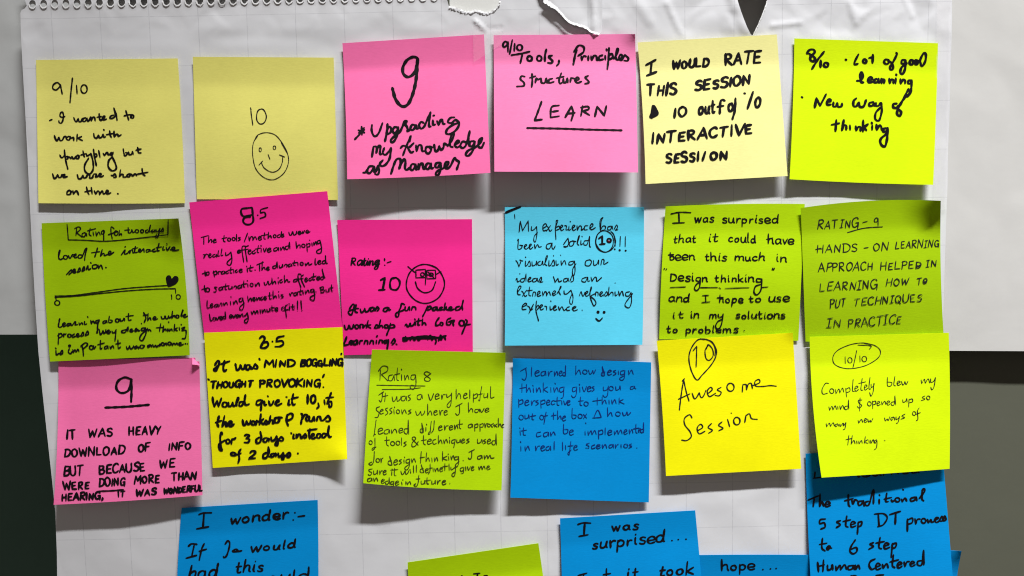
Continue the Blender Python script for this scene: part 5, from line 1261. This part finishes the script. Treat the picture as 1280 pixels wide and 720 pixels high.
# ---- row 4
n = Note('deep blue sticky note at the bottom left beginning I wonder, in black marker', 'blue',
         ((227, 635), (397, 625), (397, 798), (220, 806)), 0.8, (5, 3), pen=2.15, font='p', slant=0.14, bow=(0, 1, 0, -2), tip=1.1)
n.crop(220, 620, 6.4)
n.line('wonder 425 900 222 178 48', extra=[[(182, 148), (215, 136), (285, 133)], [(224, 140), (216, 250)], [(165, 262), (262, 245)], dot(951, 132, 3), dot(938, 190, 3), [(975, 164), (1030, 157)]])
n.line('would 592 955 446 412 40', extra=[[(98, 402), (125, 382), (168, 386)], [(146, 390), (126, 480)], [(80, 497), (165, 474)], [(226, 380), (205, 425), (186, 512)], [(185, 442), (245, 424)],
       [(392, 385), (415, 358), (430, 385), (408, 470), (385, 492), (378, 482)], [(450, 440), (480, 425), (500, 440), (528, 436)], [(455, 446), (520, 442)]])
n.line('had 98 325 662 650 56;this 478 695 612 600 52')
n.line('could 640 1060 700 680 56')

n = Note('lime sticky note at the bottom edge, tilted, showing only the top of its writing', 'lime',
         ((509.5, 703), (673, 679), (697, 846), (516, 872)), 0.8, (6, 5), pen=1.8, font='p', slant=0.1, tip=1.6)
n.crop(500, 660, 6.4)
n.line('s 665 700 410 408 30', extra=[[(588, 366), (640, 361)], [(622, 365), (606, 440)], dot(495, 381, 2), dot(675, 380, 3)])

n = Note('deep blue sticky note in black marker beginning I was surprised', 'blue',
         ((700, 648), (869, 638), (885, 810), (704, 820)), 1.5, (4, 3.4), pen=2.1, font='p', slant=0.08, bow=(0, 0, 0, 0.5))
n.crop(690, 630, 6.4)
n.line('was 472 690 212 203 42', extra=[[(206, 163), (250, 150), (312, 152)], [(262, 154), (256, 250)], [(216, 258), (290, 245)]])
n.line('surprised 318 900 360 298 48', extra=[dot(960, 291, 3), dot(1010, 283, 3), dot(1072, 280, 3)])
n.line('it 594 690 596 588 52;took 852 1128 576 560 50', extra=[[(208, 572), (280, 552)], [(255, 562), (240, 640)], [(436, 518), (434, 620)], [(410, 565), (470, 555)]])

n = Note('deep blue sticky note reading hope, mostly below the frame between two blue notes', 'blue',
         ((866, 694), (1034, 694), (1036, 865), (870, 866)), 0.5, (2, 2), pen=1.9, font='p', slant=0.05, bow=(-0.6, 0, 0, 0), curls=((1, 0, 0.2, 0.3),), tip=1.4)
n.crop(860, 660, 6.4)
n.line('hope 264 535 336 334 44', extra=[dot(600, 331, 3), dot(660, 325, 3), dot(706, 322, 3)])

n = Note('deep blue sticky note reading The traditional 5 step DT process, under the 10/10 note', 'blue',
         ((1007, 567), (1178, 562), (1193, 745), (1015, 752)), 0.8, (3.6, 4.4), pen=2.0, font='p', slant=0.1, bow=(0, 0, 0, -1))
n.crop(1000, 570, 4.8)
n.line('I 85 125 133 130 34;learned 340 720 128 98 30', extra=[[(80, 134), (130, 128)]])
n.trace("48,264 112,239|85,250 80,302|121,228 118,301 118,301 132,275 143,299|150,290 180,285 168,272 152,285 158,303 184,296|290,233 292,290 301,303|268,268 320,255|312,265 318,287 330,262 346,268|374,268 350,275 355,296 372,286 380,268 386,299|412,270 392,278 396,295 415,288 436,215 443,207 441,286|475,260 476,286|475,231 480,237|521,223 515,270 531,273|505,258 550,248|548,262 555,273 571,262|610,258 614,273 614,273 630,252 641,269|692,245 665,255 668,271 690,262 697,245 702,266|715,255 746,215 746,197 735,205 732,255 744,269|616,199 622,203", rings=((585, 262, 14, 12),))
n.trace("154,377 122,382 120,405 145,400 151,425 124,438|244,387 222,395 242,412 218,429|281,360 275,415 290,426|258,392 304,382|305,412 332,402 318,392 305,405 310,426 337,418|350,395 345,467|348,400 370,392 367,415 345,426|470,350 475,420|446,348 500,345 524,370 500,411 466,423|538,351 604,331|575,340 572,407|645,378 645,450|642,385 674,372 674,398 648,409|690,375 695,406 695,406 705,380 722,378|765,380 772,399 785,380 790,396 806,392|810,385 832,372 820,368 808,382 818,397 836,388 851,360 858,385 842,391|858,385 868,358 876,380 862,389", rings=((742, 388, 13, 14),))
n.trace("135,493 132,550 152,569|116,530 162,522|160,550 168,561 182,545 175,538 165,548 192,552|332,503 308,540 300,570 320,586 342,570 337,548 304,560|442,519 420,528 440,542 413,559|481,488 474,545 490,556|455,522 507,512|505,540 532,530 518,520 505,535 512,556 540,546|555,525 548,607|552,530 577,522 574,545 550,556")
n.trace("106,638 112,692|142,623 138,692|108,662 147,652|165,655 168,683 188,675 193,652 198,682|215,660 218,686 218,686 240,655 245,681 245,681 268,652 280,678|317,655 290,662 292,681 315,675 322,655 327,680|332,655 335,680 350,655 360,677|452,617 425,630 415,655 430,679 450,672|455,665 482,655 468,642 455,660 462,681 487,672|495,650 500,673 500,673 520,645 530,670|561,593 555,655 570,669|540,635 592,622|585,655 610,645 598,635 585,650 592,671 614,660|625,635 630,661 630,661 642,635 657,632|660,648 687,640 675,630 662,645 670,661 692,652|737,625 708,632 708,653 732,648 742,566 742,566 744,650")
n.line('D 300 350 775 772 58;T 452 500 770 768 58')

n = Note('blue sticky note corner curling out beside the olive wall, behind the traditional note', 'blue',
         ((1036, 676), (1202, 689), (1196, 850), (1030, 840)), 0.4, (1, 1), bow=(0, -7, 0, 0), curls=((1, 0, 0.22, 4.0),))


# ------------------------------------------------------------------ clear tape
def tape(label, quad, hf, loc):
    t = thing('clear_tape', label, 'tape', loc, 'strips of clear tape on the gridded sheet')
    vs, fs = quad_grid(quad, 10, 24, hf)
    mesh_obj('tape_film', vs, fix_faces(vs, fs), M_TAPE, t, t.location)


tape('clear tape strip running down the right edge of the gridded sheet', ((1172, -40), (1190, -40), (1183, 262), (1167, 262)),
     lambda x, y, u, v: sheet_h(x, y) + 0.0007 + 0.0008 * max(0, math.sin(y * 0.11 + u * 5)) ** 4, P(1180, 100))
tape('small clear tape patch across the gap between the two pink notes', ((591, 33), (628, 37), (627, 55), (592, 78)),
     lambda x, y, u, v: sheet_low(x, y) + 0.0026 + 0.0004 * math.sin(u * 9 + v * 4), P(609, 50))
